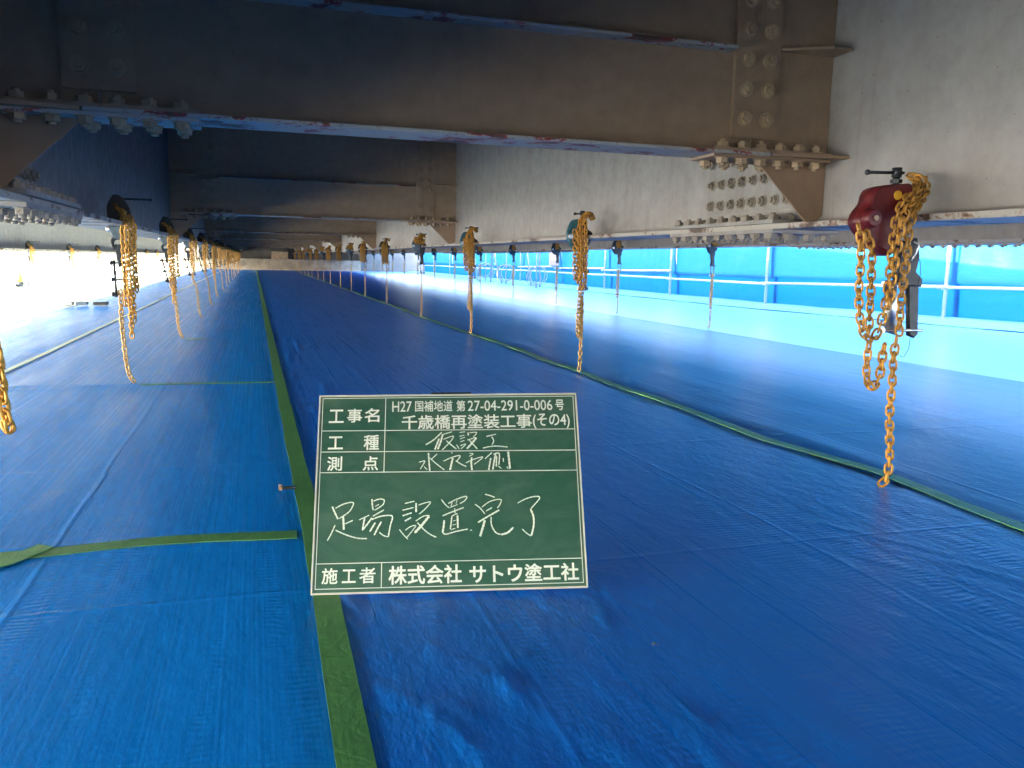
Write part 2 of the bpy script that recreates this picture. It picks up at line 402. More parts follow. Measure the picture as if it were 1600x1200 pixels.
for i in range(7):
    c = cb0 if i == 0 else copy_tree(cb0)
    c.location = (0, (4.0 + 8.9 * i) * U, 0)
    if i:      # further beams take the paint with brighter light in its colour
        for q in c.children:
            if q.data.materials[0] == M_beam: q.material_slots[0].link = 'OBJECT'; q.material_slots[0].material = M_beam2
    lab = ['big brown crossbeam across the top of the picture, red primer on its lower edge',
           'second crossbeam from the camera, brown, with a lit bolt column near the right girder'][i] if i < 2 else ordn[i] + ' crossbeam from the camera, low in the dark gap between the girders'
    tag(c, lab, 'crossbeam', 'crossbeams between the two near girders')

for k, yb_ in enumerate((-4.9, -13.8)):
    c = copy_tree(cb0); c.location = (0, yb_ * U, 0)
    tag(c, ('nearest', 'farther')[k] + ' crossbeam behind the camera position', 'crossbeam', 'crossbeams between the two near girders')

# ================================================================== PLATFORM COVER: tarpaulins and tapes
def fbm(x, y, s, o=3):
    return noise.fractal(Vector((x * s, y * s, 3.7)), 1.0, 2.0, o)
def tarpaulin(x0, x1, y0, y1, z, nx, ny, mat, label, amp=.004, crump=None, edge=(0, 0)):
    pw = y0 < -20
    if pw: ny = int(ny * 1.6)
    bm = bmesh.new(); V = []
    for j in range(ny + 1):
        row = []
        for i in range(nx + 1):
            X = x0 + (x1 - x0) * i / nx; Y = y0 + (y1 - y0) * ((1 - (1 - j / ny) ** 2.2) if pw else j / ny)
            h = z + amp * (.5 + .5 * fbm(X * .6, Y * .25, 3.0)) * min(1, (X - x0) * 6 + .25, (x1 - X) * 6 + .25)
            if crump: h += crump(X, Y)
            if i == 0: X += edge[0] * noise.noise(Vector((Y * .8, 1.3, 0)))
            if i == nx: X += edge[1] * noise.noise(Vector((Y * .8, 5.3, 0)))
            row.append(bm.verts.new((X * U, Y * U, h)))
        V.append(row)
    for j in range(ny):
        for i in range(nx):
            bm.faces.new((V[j][i], V[j][i + 1], V[j + 1][i + 1], V[j + 1][i])).smooth = True
    # hem folded down so the sheet has an edge
    me = mesh_from('tarpaulin', bm, mat)
    o = put('tarpaulin', me)
    tag(o, label, 'tarpaulin', 'blue tarpaulins covering the platform')
    return o
def ridge(X, Y, ax, ay, bx, by, wid, h):
    dx, dy = bx - ax, by - ay; L2 = dx * dx + dy * dy
    t = max(0, min(1, ((X - ax) * dx + (Y - ay) * dy) / L2))
    d = math.hypot(X - ax - dx * t, Y - ay - dy * t)
    return h * math.exp(-(d / wid) ** 2) * math.sin(math.pi * (.08 + .84 * t))
RC = []
rr = random.Random(5)
for k in range(110):   # creases of the crumpled middle sheet near its left edge
    ax = .24 + rr.random() ** 1.6 * .9; ay = rr.uniform(1.0, 3.0)
    an = rr.uniform(1.3, 2.5); L_ = rr.uniform(.1, .4)
    RC.append((ax, ay, ax + math.cos(an) * L_, ay + math.sin(an) * L_, rr.uniform(.006, .018), rr.uniform(.0012, .0035)))
for k in range(26):
    ay = rr.uniform(3, 16); ax = rr.uniform(.25, .55)
    RC.append((ax, ay, ax - .05 + rr.random() * .12, ay + rr.uniform(.3, 1.2), rr.uniform(.02, .04), rr.uniform(.002, .006)))
LONG = [(1.55, 1.6, 1.1, 5.5, .02, .0015), (2.35, 2.2, 2.1, 2.7, .015, .0022), (2.5, 1.75, 2.2, 2.3, .012, .002), (1.0, 3.4, .8, 9, .03, .002), (2.2, 2.0, 2.0, 2.3, .012, .0018), (.55, 4.0, .5, 7, .03, .003)]
def crumpC(X, Y):
    h = 0
    for r_ in RC:
        if abs(X - r_[0]) < .6 and abs(Y - r_[1]) < 1.5: h += ridge(X, Y, *r_)
    for r_ in LONG: h += ridge(X, Y, *r_)
    return h
def crumpL(X, Y):
    h = 0
    for yj in (3.02, 6.87):    # ruckles beside the taped joints
        d = Y - yj
        if .04 < abs(d) < .5: h += .0035 * math.exp(-abs(d) * 9) * (1 + math.sin(X * 3 + d * 60 + 2 * noise.noise(Vector((X * 2, Y, 0)))))
    return h
def crumpR(X, Y):
    h = .012 * math.exp(-((X - 3.05) / .12) ** 2) * max(0, .35 + noise.noise(Vector((Y * .9, 0, 2))))
    h += .010 * max(0, fbm(X * .5, Y * .28, 1.6)) 
    return h
zt = -.012 * U + .004
ys_L = [-39, -1.0, 3.02, 6.87, 10.6, 14.4, 18.1, 25, 33, 48, 65.4]
dist_w = ['', 'nearest', 'second', 'third', 'fourth', 'fifth', 'sixth', 'seventh', 'eighth', 'ninth']
for i in range(len(ys_L) - 1):
    ya, yb = ys_L[i], ys_L[i + 1]
    lab = ['ribbed blue tarpaulin beside the camera left of the long green tape, out of view', 'ribbed blue tarpaulin filling the lower left corner in front of the green cross tape',
           'smooth blue tarpaulin left of the chalkboard beyond the green cross tape', 'blue tarpaulin under the first full chain of the left row'][i] if i < 4 else \
        f'{ordn[i-1]} blue tarpaulin from the camera left of the long green tape'
    n = 80 if i in (1, 2) else 40
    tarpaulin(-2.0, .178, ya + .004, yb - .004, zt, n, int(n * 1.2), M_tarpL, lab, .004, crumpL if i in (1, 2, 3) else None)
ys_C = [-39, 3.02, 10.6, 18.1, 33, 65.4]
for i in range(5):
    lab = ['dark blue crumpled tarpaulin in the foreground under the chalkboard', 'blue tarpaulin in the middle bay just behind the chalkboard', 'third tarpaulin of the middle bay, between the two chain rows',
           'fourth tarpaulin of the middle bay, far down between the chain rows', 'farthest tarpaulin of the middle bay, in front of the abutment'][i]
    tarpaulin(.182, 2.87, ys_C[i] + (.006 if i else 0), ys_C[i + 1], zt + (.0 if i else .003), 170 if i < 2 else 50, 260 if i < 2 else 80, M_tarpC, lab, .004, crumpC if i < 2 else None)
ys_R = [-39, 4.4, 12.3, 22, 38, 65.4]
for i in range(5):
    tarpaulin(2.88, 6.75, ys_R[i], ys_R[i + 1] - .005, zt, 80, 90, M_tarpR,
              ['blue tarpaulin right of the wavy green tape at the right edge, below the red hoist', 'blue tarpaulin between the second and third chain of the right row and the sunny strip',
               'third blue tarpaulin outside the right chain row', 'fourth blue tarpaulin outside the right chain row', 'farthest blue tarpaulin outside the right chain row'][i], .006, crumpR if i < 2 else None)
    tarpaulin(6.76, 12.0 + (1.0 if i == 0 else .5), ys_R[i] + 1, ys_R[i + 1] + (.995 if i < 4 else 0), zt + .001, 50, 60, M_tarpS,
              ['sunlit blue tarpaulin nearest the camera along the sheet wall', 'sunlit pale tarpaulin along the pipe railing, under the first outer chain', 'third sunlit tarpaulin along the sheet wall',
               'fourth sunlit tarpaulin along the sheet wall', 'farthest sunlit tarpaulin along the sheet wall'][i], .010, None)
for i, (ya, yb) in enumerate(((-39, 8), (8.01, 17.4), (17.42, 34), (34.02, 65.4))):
    tarpaulin(-6.4, -3.27, ya, yb, zt + .0005, 40, 50, M_tarpW, ['glare-whitened sheet at the outer left edge nearest the camera', 'glare-whitened sheet on the outer left between the camera side and the battens', 'glare-whitened sheet on the outer left behind the battens', 'farthest glare-whitened sheet on the outer left'][i], .006, None)
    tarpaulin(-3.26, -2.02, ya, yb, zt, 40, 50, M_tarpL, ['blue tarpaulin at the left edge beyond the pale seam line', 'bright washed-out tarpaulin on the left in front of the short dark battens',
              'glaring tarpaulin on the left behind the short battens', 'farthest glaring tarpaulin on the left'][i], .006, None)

def tape(pts, wd, z, label, step=.12, wob=.006, mat=M_tape, bulge=.0, name='green_tape'):
    """strip of cloth tape along pts (x,y in U)"""
    P = []
    for k in range(len(pts) - 1):
        a_, b_ = Vector(pts[k]), Vector(pts[k + 1]); n = max(1, int((b_ - a_).length / step))
        for i in range(n): P.append(a_.lerp(b_, i / n))
    P.append(Vector(pts[-1]))
    bm = bmesh.new(); L, C_, R = [], [], []
    low = []
    for i, p in enumerate(P):
        t = (P[min(i + 1, len(P) - 1)] - P[max(i - 1, 0)]).normalized(); n = Vector((-t.y, t.x))
        o = wob * noise.noise(Vector((i * .13, wd * 50, 1))) ; w_ = wd * (1 + .10 * noise.noise(Vector((i * .3, 7, wd))))
        h = z + bulge * max(0, noise.noise(Vector((i * .22, 2, 9)))) 
        q = p + n * o
        for lst, s, hh in ((L, .5, h), (C_, 0, h + .0003), (R, -.5, h)):
            lst.append(bm.verts.new(((q.x + n.x * w_ * s) * U, (q.y + n.y * w_ * s) * U, hh)))
        low.append((bm.verts.new(((q.x + n.x * w_ * .5) * U, (q.y + n.y * w_ * .5) * U, z - .002)), bm.verts.new(((q.x - n.x * w_ * .5) * U, (q.y - n.y * w_ * .5) * U, z - .002))))
    sd_ = [(bm.verts.new(L[i].co), bm.verts.new(R[i].co)) for i in range(len(P))]
    for i in range(len(P) - 1):
        for A, B in ((L, C_), (C_, R)):
            bm.faces.new((A[i], A[i + 1], B[i + 1], B[i])).smooth = True
        bm.faces.new((sd_[i][0], low[i][0], low[i + 1][0], sd_[i + 1][0])); bm.faces.new((sd_[i][1], sd_[i + 1][1], low[i + 1][1], low[i][1]))
    for f in bm.faces:
        f.normal_update()
        if f.normal.z < -.5: f.normal_flip()
    return tag(put(name, mesh_from(name, bm, mat)), label, 'tape', 'tapes over the tarpaulin joints')
zz = zt + .0072
tape([(.170, .5), (.170, 1.5), (.185, 2.4), (.178, 7.5), (.175, 65.4)], .078, zz + .001, 'long green tape from the bottom of the picture behind the chalkboard to the far end', .14, .004)
tape([(-.98, 2.96), (-.83, 3.0), (-.4, 3.03), (.128, 3.0)], .085, zz, 'short green tape across the left joint, meeting the long tape beside the chalkboard', .06, .02)
tape([(-.90, 2.86), (-.80, 2.93), (-.70, 3.06)], .07, zz + .003, 'crumpled scrap of green tape at the left edge of the picture', .04, .03, bulge=.01)
tape([(-.85, 6.87), (-.3, 6.87), (.13, 6.86)], .05, zz, 'thin green tape across the left joint at the foot of the first full left chain', .1, .01)
tape([(-.80, 10.58), (-.60, 10.60)], .09, zz, 'bit of green tape at the foot of the second left chain', .05, .01)
tape([(2.93, -2), (2.90, 1.8), (2.87, 2.4), (2.93, 3.3), (2.85, 4.1), (2.86, 5.5), (2.85, 7), (2.88, 9), (2.84, 11.1), (2.80, 14.4), (2.84, 18), (2.82, 65.3)], .08, zz + .002, 'wavy green tape along the feet of the right chain row', .12, .05, bulge=.012)
M_ptape = simple('pale_tape', (.45, .62, .55), .3, 0, .1)
tape([(-2.0, -1), (-2.01, 8), (-2.0, 20), (-2.0, 65.3)], .05, zz, 'pale shining seam tape slanting across the left tarpaulins', .3, .02, M_ptape, name='pale_tape')

# ================================================================== SHEET WALL WITH PIPE RAILING (right)
def fx(y):      # plan line of the railing
    return 12.2 if y > 17.9 else 12.2 + (17.9 - y) * .125
def fence_z(y): # the railing climbs slightly towards the camera
    return -.42 if y > 17.9 else -.42 + (17.9 - y) * .019
posts_y = [2.9 + 5.03 * i for i in range(13)]
for i, y in enumerate(posts_y):
    bm = bmesh.new(); x = fx(y)
    cyl(bm, (x * U, y * U, Z(-1.01)), (x * U, y * U, Z(2.3)), .0243 * 1.15, 14)
    p = put('railing_post', mesh_from('railing_post', bm, M_pipe))
    lab = {0: 'white pipe post of the railing beside the camera, outside the picture', 1: 'white pipe post of the railing nearest the right edge', 2: 'white pipe post behind and right of the red hoist', 3: 'tall white pipe post left of the red hoist', }.get(i, f'{ordn[i-1]} white pipe post of the railing, counted from the right edge')
    tag(p, lab, 'post', 'posts of the pipe railing on the right')
    bm = bmesh.new()
    cyl(bm, (x * U, y * U, Z(-.99)), (x * U, y * U, Z(-.95)), .04, 12); cyl(bm, (x * U, y * U, Z(.16)), (x * U, y * U, Z(.19)), .033, 12)
    put('collar', mesh_from('collar', bm, M_silver), p)
    bm = bmesh.new(); zc = fence_z(y); box(bm, (x - .07) * U, (x + .045) * U, (y - .045) * U, (y + .045) * U, Z(zc - .045), Z(zc + .045))
    put('clamp', mesh_from('clamp', bm, M_silver), p)
for i in range(len(posts_y) - 1):
    ya, yb = posts_y[i] - .12, posts_y[i + 1] + .12
    bm = bmesh.new(); dz = .0 if i % 2 else .012
    cyl(bm, ((fx(ya) - .075) * U, ya * U, Z(fence_z(ya) + dz)), ((fx(yb) - .075) * U, yb * U, Z(fence_z(yb) + dz)), .0243, 12)
    tag(put('railing_pipe', mesh_from('railing_pipe', bm, M_pipe)), f'{ordn[i]} white horizontal pipe of the right railing from the near end', 'pipe', 'horizontal pipes of the right railing')
    if i in (4, 5, 6):
        bm = bmesh.new(); cyl(bm, ((fx(ya) - .075) * U, ya * U, Z(fence_z(ya) + .24)), ((fx(yb) - .075) * U, yb * U, Z(fence_z(yb) + .17)), .0243, 12)
        tag(put('railing_pipe', mesh_from('railing_pipe', bm, M_pipe)), f'upper white pipe doubling the rail in bay {ordn[i]} of the right railing', 'pipe', 'horizontal pipes of the right railing')
def curtain(ya, yb, ztop, zbot, dx, mat, name, sag, seed, parent, gap=None):
    nx, nz_ = 46, 22; bm = bmesh.new(); V = []
    for j in range(nz_ + 1):
        row = []
        for i in range(nx + 1):
            t = i / nx; s = j / nz_; y = ya + (yb - ya) * t
            zb_ = zbot + sag * (math.sin(math.pi * t) ** 1) * (-.5) + .05 * noise.noise(Vector((t * 4, seed, 0)))
            zc = ztop + (zb_ - ztop) * s
            x = fx(y) + dx + .05 * noise.noise(Vector((y * .9, zc * 1.2, seed))) + .025 * noise.noise(Vector((y * 3.5, zc * 2, seed + 5))) + .04 * math.sin(math.pi * t)
            row.append(bm.verts.new((x * U, y * U, Z(zc))))
        V.append(row)
    for j in range(nz_):
        for i in range(nx): bm.faces.new((V[j][i], V[j + 1][i], V[j + 1][i + 1], V[j][i + 1])).smooth = True
    put(name, mesh_from(name, bm, mat), parent)
for i in range(len(posts_y) - 1):
    ya, yb = posts_y[i] - .06, posts_y[i + 1] + .06
    e_ = empty('sheet_curtain', (0, 0, 0))
    tag(e_, ['translucent bright blue sheet between the first two railing posts, right of the picture', 'translucent bright blue sheet behind the red hoist at the right edge', 'bright blue sheet between the red hoist and the tall post left of it'][i] if i < 3 else
        f'{ordn[i-1]} bright blue sheet of the right wall from the right edge', 'sheet', 'blue sheets of the right wall')
    curtain(ya, yb, 2.3, -.30 + (.05 if i < 3 else 0), .16 + .05 * (i % 2), M_sheetU, 'upper_sheet', .0, i * 3.1, e_)
    curtain(ya, yb, -.22, -.93, .27 + .05 * (i % 2), M_sheetL, 'lower_sheet', .07, i * 5.7 + 1, e_)
M_pan = simple('pale_panel', (.30, .24, .22), .7, 0, .08)
tag(bxo('hoarding_panel', 12.0, 12.04, 32.4, 33.55, -.13, 1.3, M_pan, None, .004), 'small pale beige panel fixed inside the blue sheet wall left of the teal hoist', 'panel')
# skirt of tarpaulin turned up along the edge
bm = bmesh.new(); prev = None
for k in range(90):
    y = -6 + k * .8; x = fx(y)
    r_ = []
    for dx, dz in ((-1.0, .018), (-.45, .05), (-.1, .085), (.35, .10), (.36, -.02)):
        r_.append(bm.verts.new(((x + dx + .04 * noise.noise(Vector((y * .7, dx, 3)))) * U, y * U, Z(-1.0 + dz + .015 * noise.noise(Vector((y, dx * 3, 8)))))))
    if prev:
        for a_ in range(4): bm.faces.new((prev[a_], prev[a_ + 1], r_[a_ + 1], r_[a_])).smooth = True
    prev = r_
bmesh.ops.recalc_face_normals(bm, faces=bm.faces[:])
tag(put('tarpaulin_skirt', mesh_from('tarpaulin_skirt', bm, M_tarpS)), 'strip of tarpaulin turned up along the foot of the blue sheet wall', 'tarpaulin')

# ================================================================== OPEN RAILING (left)
for i in range(13):
    y = 8 + i * 5.0
    bm = bmesh.new(); cyl(bm, (-6.4 * U, y * U, Z(-1.01)), (-6.4 * U, y * U, Z(.0)), .026, 12)
    tag(put('railing_post', mesh_from('railing_post', bm, M_pipe)), f'{ordn[i]} post of the railing along the glaring left opening', 'post', 'posts of the left railing')
for zc in (-.12, -.55):
    bm = bmesh.new(); cyl(bm, (-6.33 * U, 6 * U, Z(zc)), (-6.33 * U, 65 * U, Z(zc)), .0243, 12)
    tag(put('railing_pipe', mesh_from('railing_pipe', bm, M_pipe)), ('upper' if zc > -.3 else 'lower') + ' pale rail along the glaring left opening', 'pipe')
M_toe = simple('toe_board_grey', (.45, .47, .50), .6, 0, .15)
tag(bxo('toe_board', -6.5, -6.45, 6, 65, -1.0, -.86, M_toe), 'grey toe board along the foot of the left railing', 'board')
for k, (x, y, L_, m_) in enumerate(((-3.62, 17.35, .34, M_toe), (-3.22, 17.4, .18, M_grey), (-2.93, 17.4, .24, M_dark))):
    bm = bmesh.new(); box(bm, (x) * U, (x + L_) * U, y * U, (y + .22) * U, Z(-.985), Z(-.93))
    bmesh.ops.bevel(bm, geom=bm.edges[:], offset=.004, segments=1, affect='EDGES')
    tag(put('batten', mesh_from('batten', bm, m_)), ['pale short batten, leftmost of the three on the bright left floor', 'grey short batten, middle one of three on the left floor', 'dark blue-grey short batten, rightmost of the three on the left floor'][k], 'batten', 'short battens on the left floor')
e_ = empty('yellow_lamp', (-6.3 * U, 26.5 * U, Z(-.99)))
tag(e_, 'small yellow marker lamp on the floor by the left railing', 'lamp')
bm = bmesh.new(); cyl(bm, (0, 0, 0), (0, 0, .10), .07, 12); put('base', mesh_from('base', bm, M_dark), e_)
bm = bmesh.new(); cyl(bm, (0, 0, .10), (0, 0, .22), .06, 14, .05); ball(bm, (0, 0, .22), .05); put('lens', mesh_from('lens', bm, M_yellow), e_)

# pipes and couplers stored / bracing by the far right railing
M_pb = simple('scaffold_pipe_dull', (.30, .31, .33), .5, .3, .2, 8)
rb = random.Random(3)
for k in range(9):
    y = 30 + k * 1.6; x = 10.6 + rb.uniform(-.5, .5)
    bm = bmesh.new()
    if k % 3 == 0:
        for q in range(3):
            c_ = Vector((x * U, (y + q * .3) * U, Z(-.62 + .2 * rb.random()))); R_ = .22 + .06 * rb.random()
            tube(bm, [c_ + Vector((math.cos(t * .45) * R_, 0, math.sin(t * .45) * R_)) for t in range(14)], .012, 6, True)
        nm, lb, ct = 'cable_coil', 'cable coil', 'coil'
        o = put(nm, mesh_from(nm, bm, M_pb)); tag(o, f'grey cable coil hanging by the far right railing, {["nearest", "middle", "farthest"][k // 3]} of three', ct, 'coils hanging by the far right railing')
        bm = bmesh.new(); cyl(bm, (x * U, (y + .3) * U, Z(-1.0)), (x * U, (y + .3) * U, Z(.5)), .02, 8)
        put('hanging_post', mesh_from('hanging_post', bm, M_pb), o)
    else:
        cyl(bm, (x * U, y * U, Z(-1.0)), ((x + rb.uniform(-.5, .5)) * U, (y + rb.uniform(-1, 1)) * U, Z(.9)), .024, 8)
        o = put('brace_pipe', mesh_from('brace_pipe', bm, M_pb)); tag(o, f'{ordn[k - k // 3 - 1]} leaning grey brace pipe among the clutter by the far right railing', 'pipe', 'leaning brace pipes by the far right railing')

# ================================================================== CHAIN HOISTS
def link_mesh(name, mat, pitch=.0255, wire=.0042, width=.0114, seg=14, ring=6):
    bm = bmesh.new(); pts = []
    hl = pitch / 2 + wire - width + wire * 0 + .0015
    for i in range(seg):
        t = 2 * math.pi * i / seg; x = math.cos(t) * width; z = math.sin(t) * width + (hl if math.sin(t) >= 0 else -hl)
        if abs(math.sin(t)) < 1e-6: z = 0
        pts.append((x, 0, z))
    tube(bm, pts, wire, ring, True)
    return mesh_from(name, bm, mat)
LINK = link_mesh('chain_link', M_chain); LINK_L = link_mesh('load_chain_link', M_chainL)
LINK_LO = link_mesh('chain_link_small', M_chain, seg=8, ring=4); LINK_LLO = link_mesh('load_link_small', M_chainL, seg=8, ring=4)
def resample(pts, step):
    pts = [Vector(p) for p in pts]
    # smooth the corners (Catmull-Rom)
    Q = []
    for k in range(len(pts) - 1):
        p0, p1, p2, p3 = pts[max(k - 1, 0)], pts[k], pts[k + 1], pts[min(k + 2, len(pts) - 1)]
        for i in range(12):
            t = i / 12
            Q.append(.5 * ((2 * p1) + (-p0 + p2) * t + (2 * p0 - 5 * p1 + 4 * p2 - p3) * t * t + (-p0 + 3 * p1 - 3 * p2 + p3) * t ** 3))
    Q.append(pts[-1]); out = [Q[0].copy()]; acc = 0
    for k in range(len(Q) - 1):
        d = (Q[k + 1] - Q[k]).length
        while acc + d >= step:
            t = (step - acc) / d; Q[k] = Q[k].lerp(Q[k + 1], t); out.append(Q[k].copy()); d = (Q[k + 1] - Q[k]).length; acc = 0
        acc += d
    return out
def link_mats(path, pitch=.0255, roll0=0, jit=.25, seed=0):
    r_ = random.Random(seed); P = resample(path, pitch); M = []
    for i in range(len(P) - 1):
        a_, b_ = P[i], P[i + 1]; d = (b_ - a_).normalized()
        y = Vector((0, 1, 0)); x = y.cross(d)
        if x.length < .1: x = Vector((1, 0, 0)).cross(d)
        x.normalize(); y = d.cross(x)
        m = Matrix((x, y, d)).transposed().to_4x4()
        m = Matrix.Translation((a_ + b_) / 2) @ m @ Matrix.Rotation(roll0 + (i % 2) * math.pi / 2 + r_.uniform(-jit, jit), 4, 'Z')
        M.append(m)
    return M
def chain_part(name, paths, link, parent, single=False, roll=.6):
    if single:
        for s, p in enumerate(paths):
            for m in link_mats(p, roll0=roll, seed=s):
                o = put('chain_link', link, parent); o.matrix_local = m
        return
    bm = bmesh.new(); tmp = bmesh.new(); tmp.from_mesh(link); 
    for s, p in enumerate(paths):
        for m in link_mats(p, roll0=roll, seed=s):
            n0 = len(bm.verts); bm.from_mesh(link)
            bm.verts.ensure_lookup_table()
            bmesh.ops.transform(bm, matrix=m, verts=bm.verts[n0:])
    tmp.free()
    put(name, mesh_from(name, bm, link.materials[0]), parent)

# local frame: origin on the underside of the flange edge; +x towards the middle of the bay, y along the bridge, z up
def beam_clamp(par, mat=M_dark, handle=.125, both=False, hy=-.02):
    bm = bmesh.new()
    pts = [(-.055, .022), (-.055, .042), (-.02, .06), (-.012, .118), (.030, .118), (.042, .06), (.042, -.03), (.02, -.055), (-.035, -.045), (-.05, -.004), (.006, -.004), (.010, .024)]
    fs = prism(bm, pts, -.032, .032, 'y')
    bmesh.ops.bevel(bm, geom=bm.edges[:], offset=.004, segments=2, affect='EDGES')
    put('beam_clamp', mesh_from('beam_clamp', bm, mat), par)
    bm = bmesh.new()
    cyl(bm, (.008, 0, .118), (.008, 0, .150), .011, 12); cyl(bm, (.008, 0, .128), (.008, 0, .140), .019, 6, smooth=False)
    cyl(bm, (.008, 0, .148), (.008, 0, .178), .016, 12)
    cyl(bm, (-.02 if not both else -.06, hy * 0, .163), (handle, 0, .158), .0052, 10); ball(bm, (handle, 0, .158), .0095)
    if both: ball(bm, (-.06, 0, .163), .008)
    put('clamp_screw', mesh_from('clamp_screw', bm, M_dark), par)
def outline_part(name, pts, y0, y1, mat, par, bev=.01, seg=3, smooth=True):
    bm = bmesh.new(); prism(bm, pts, y0, y1, 'y')
    ed = [e for e in bm.edges if abs(e.verts[0].co.y - e.verts[1].co.y) < 1e-6]
    bmesh.ops.bevel(bm, geom=ed, offset=bev, segments=seg, affect='EDGES')
    if smooth:
        for f in bm.faces: f.smooth = len(f.verts) == 4
    return put(name, mesh_from(name, bm, mat), par)
def smooth_outline(pts, sub=5):
    out = []; n = len(pts)
    for k in range(n):
        p0, p1, p2, p3 = (Vector(pts[(k + q) % n]) for q in (-1, 0, 1, 2))
        for i in range(sub):
            t = i / sub
            v = .5 * ((2 * p1) + (-p0 + p2) * t + (2 * p0 - 5 * p1 + 4 * p2 - p3) * t * t + (-p0 + 3 * p1 - 3 * p2 + p3) * t ** 3); out.append((v.x, v.y))
    return out
PXS = .00234 * U / .73
def T(px, py, d=0):
    """local point of the red hoist whose bearing was measured as (px, py), at depth d along the bridge"""
    q = Vector((px - 800, -(py - 600), -1294))
    r = bx_ * 0
    r.x = bx_.x * q.x + by_.x * q.y + bz_.x * q.z; r.y = bx_.y * q.x + by_.y * q.y + bz_.y * q.z; r.z = bx_.z * q.x + by_.z * q.y + bz_.z * q.z
    k = (3.22 * U + d) / r.y
    return (2.85 * U - r.x * k, d, r.z * k - .215 * U)
def pv(lst, d=-.07): return [(T(x, y, d)[0], T(x, y, d)[2]) for x, y in lst]
def turnbuckle(par, xc, ztop, zbot, mat=M_dark, y=.0):
    bm = bmesh.new(); wd = .020
    for s in (-1, 1): box(bm, xc + s * wd - .003, xc + s * wd + .003, y - .008, y + .008, zbot, ztop)
    put('shackle_frame', mesh_from('shackle_frame', bm, mat), par)
    for k, z in enumerate((ztop - .012, zbot + .014)):
        bm = bmesh.new(); cyl(bm, (xc - wd - .014, y, z), (xc + wd + .018, y, z), .006, 10); cyl(bm, (xc - wd - .016, y, z), (xc - wd - .006, y, z), .012, 6, smooth=False); cyl(bm, (xc + wd + .008, y, z), (xc + wd + .016, y, z), .011, 6, smooth=False)
        put('pin', mesh_from('pin', bm, M_silver if k else mat), par)
ringpts = lambda c, R, ax='y', n=14: [Vector(c) + (Vector((math.cos(2 * math.pi * i / n) * R, 0, math.sin(2 * math.pi * i / n) * R)) if ax == 'y' else Vector((0, math.cos(2 * math.pi * i / n) * R, math.sin(2 * math.pi * i / n) * R))) for i in range(n)]

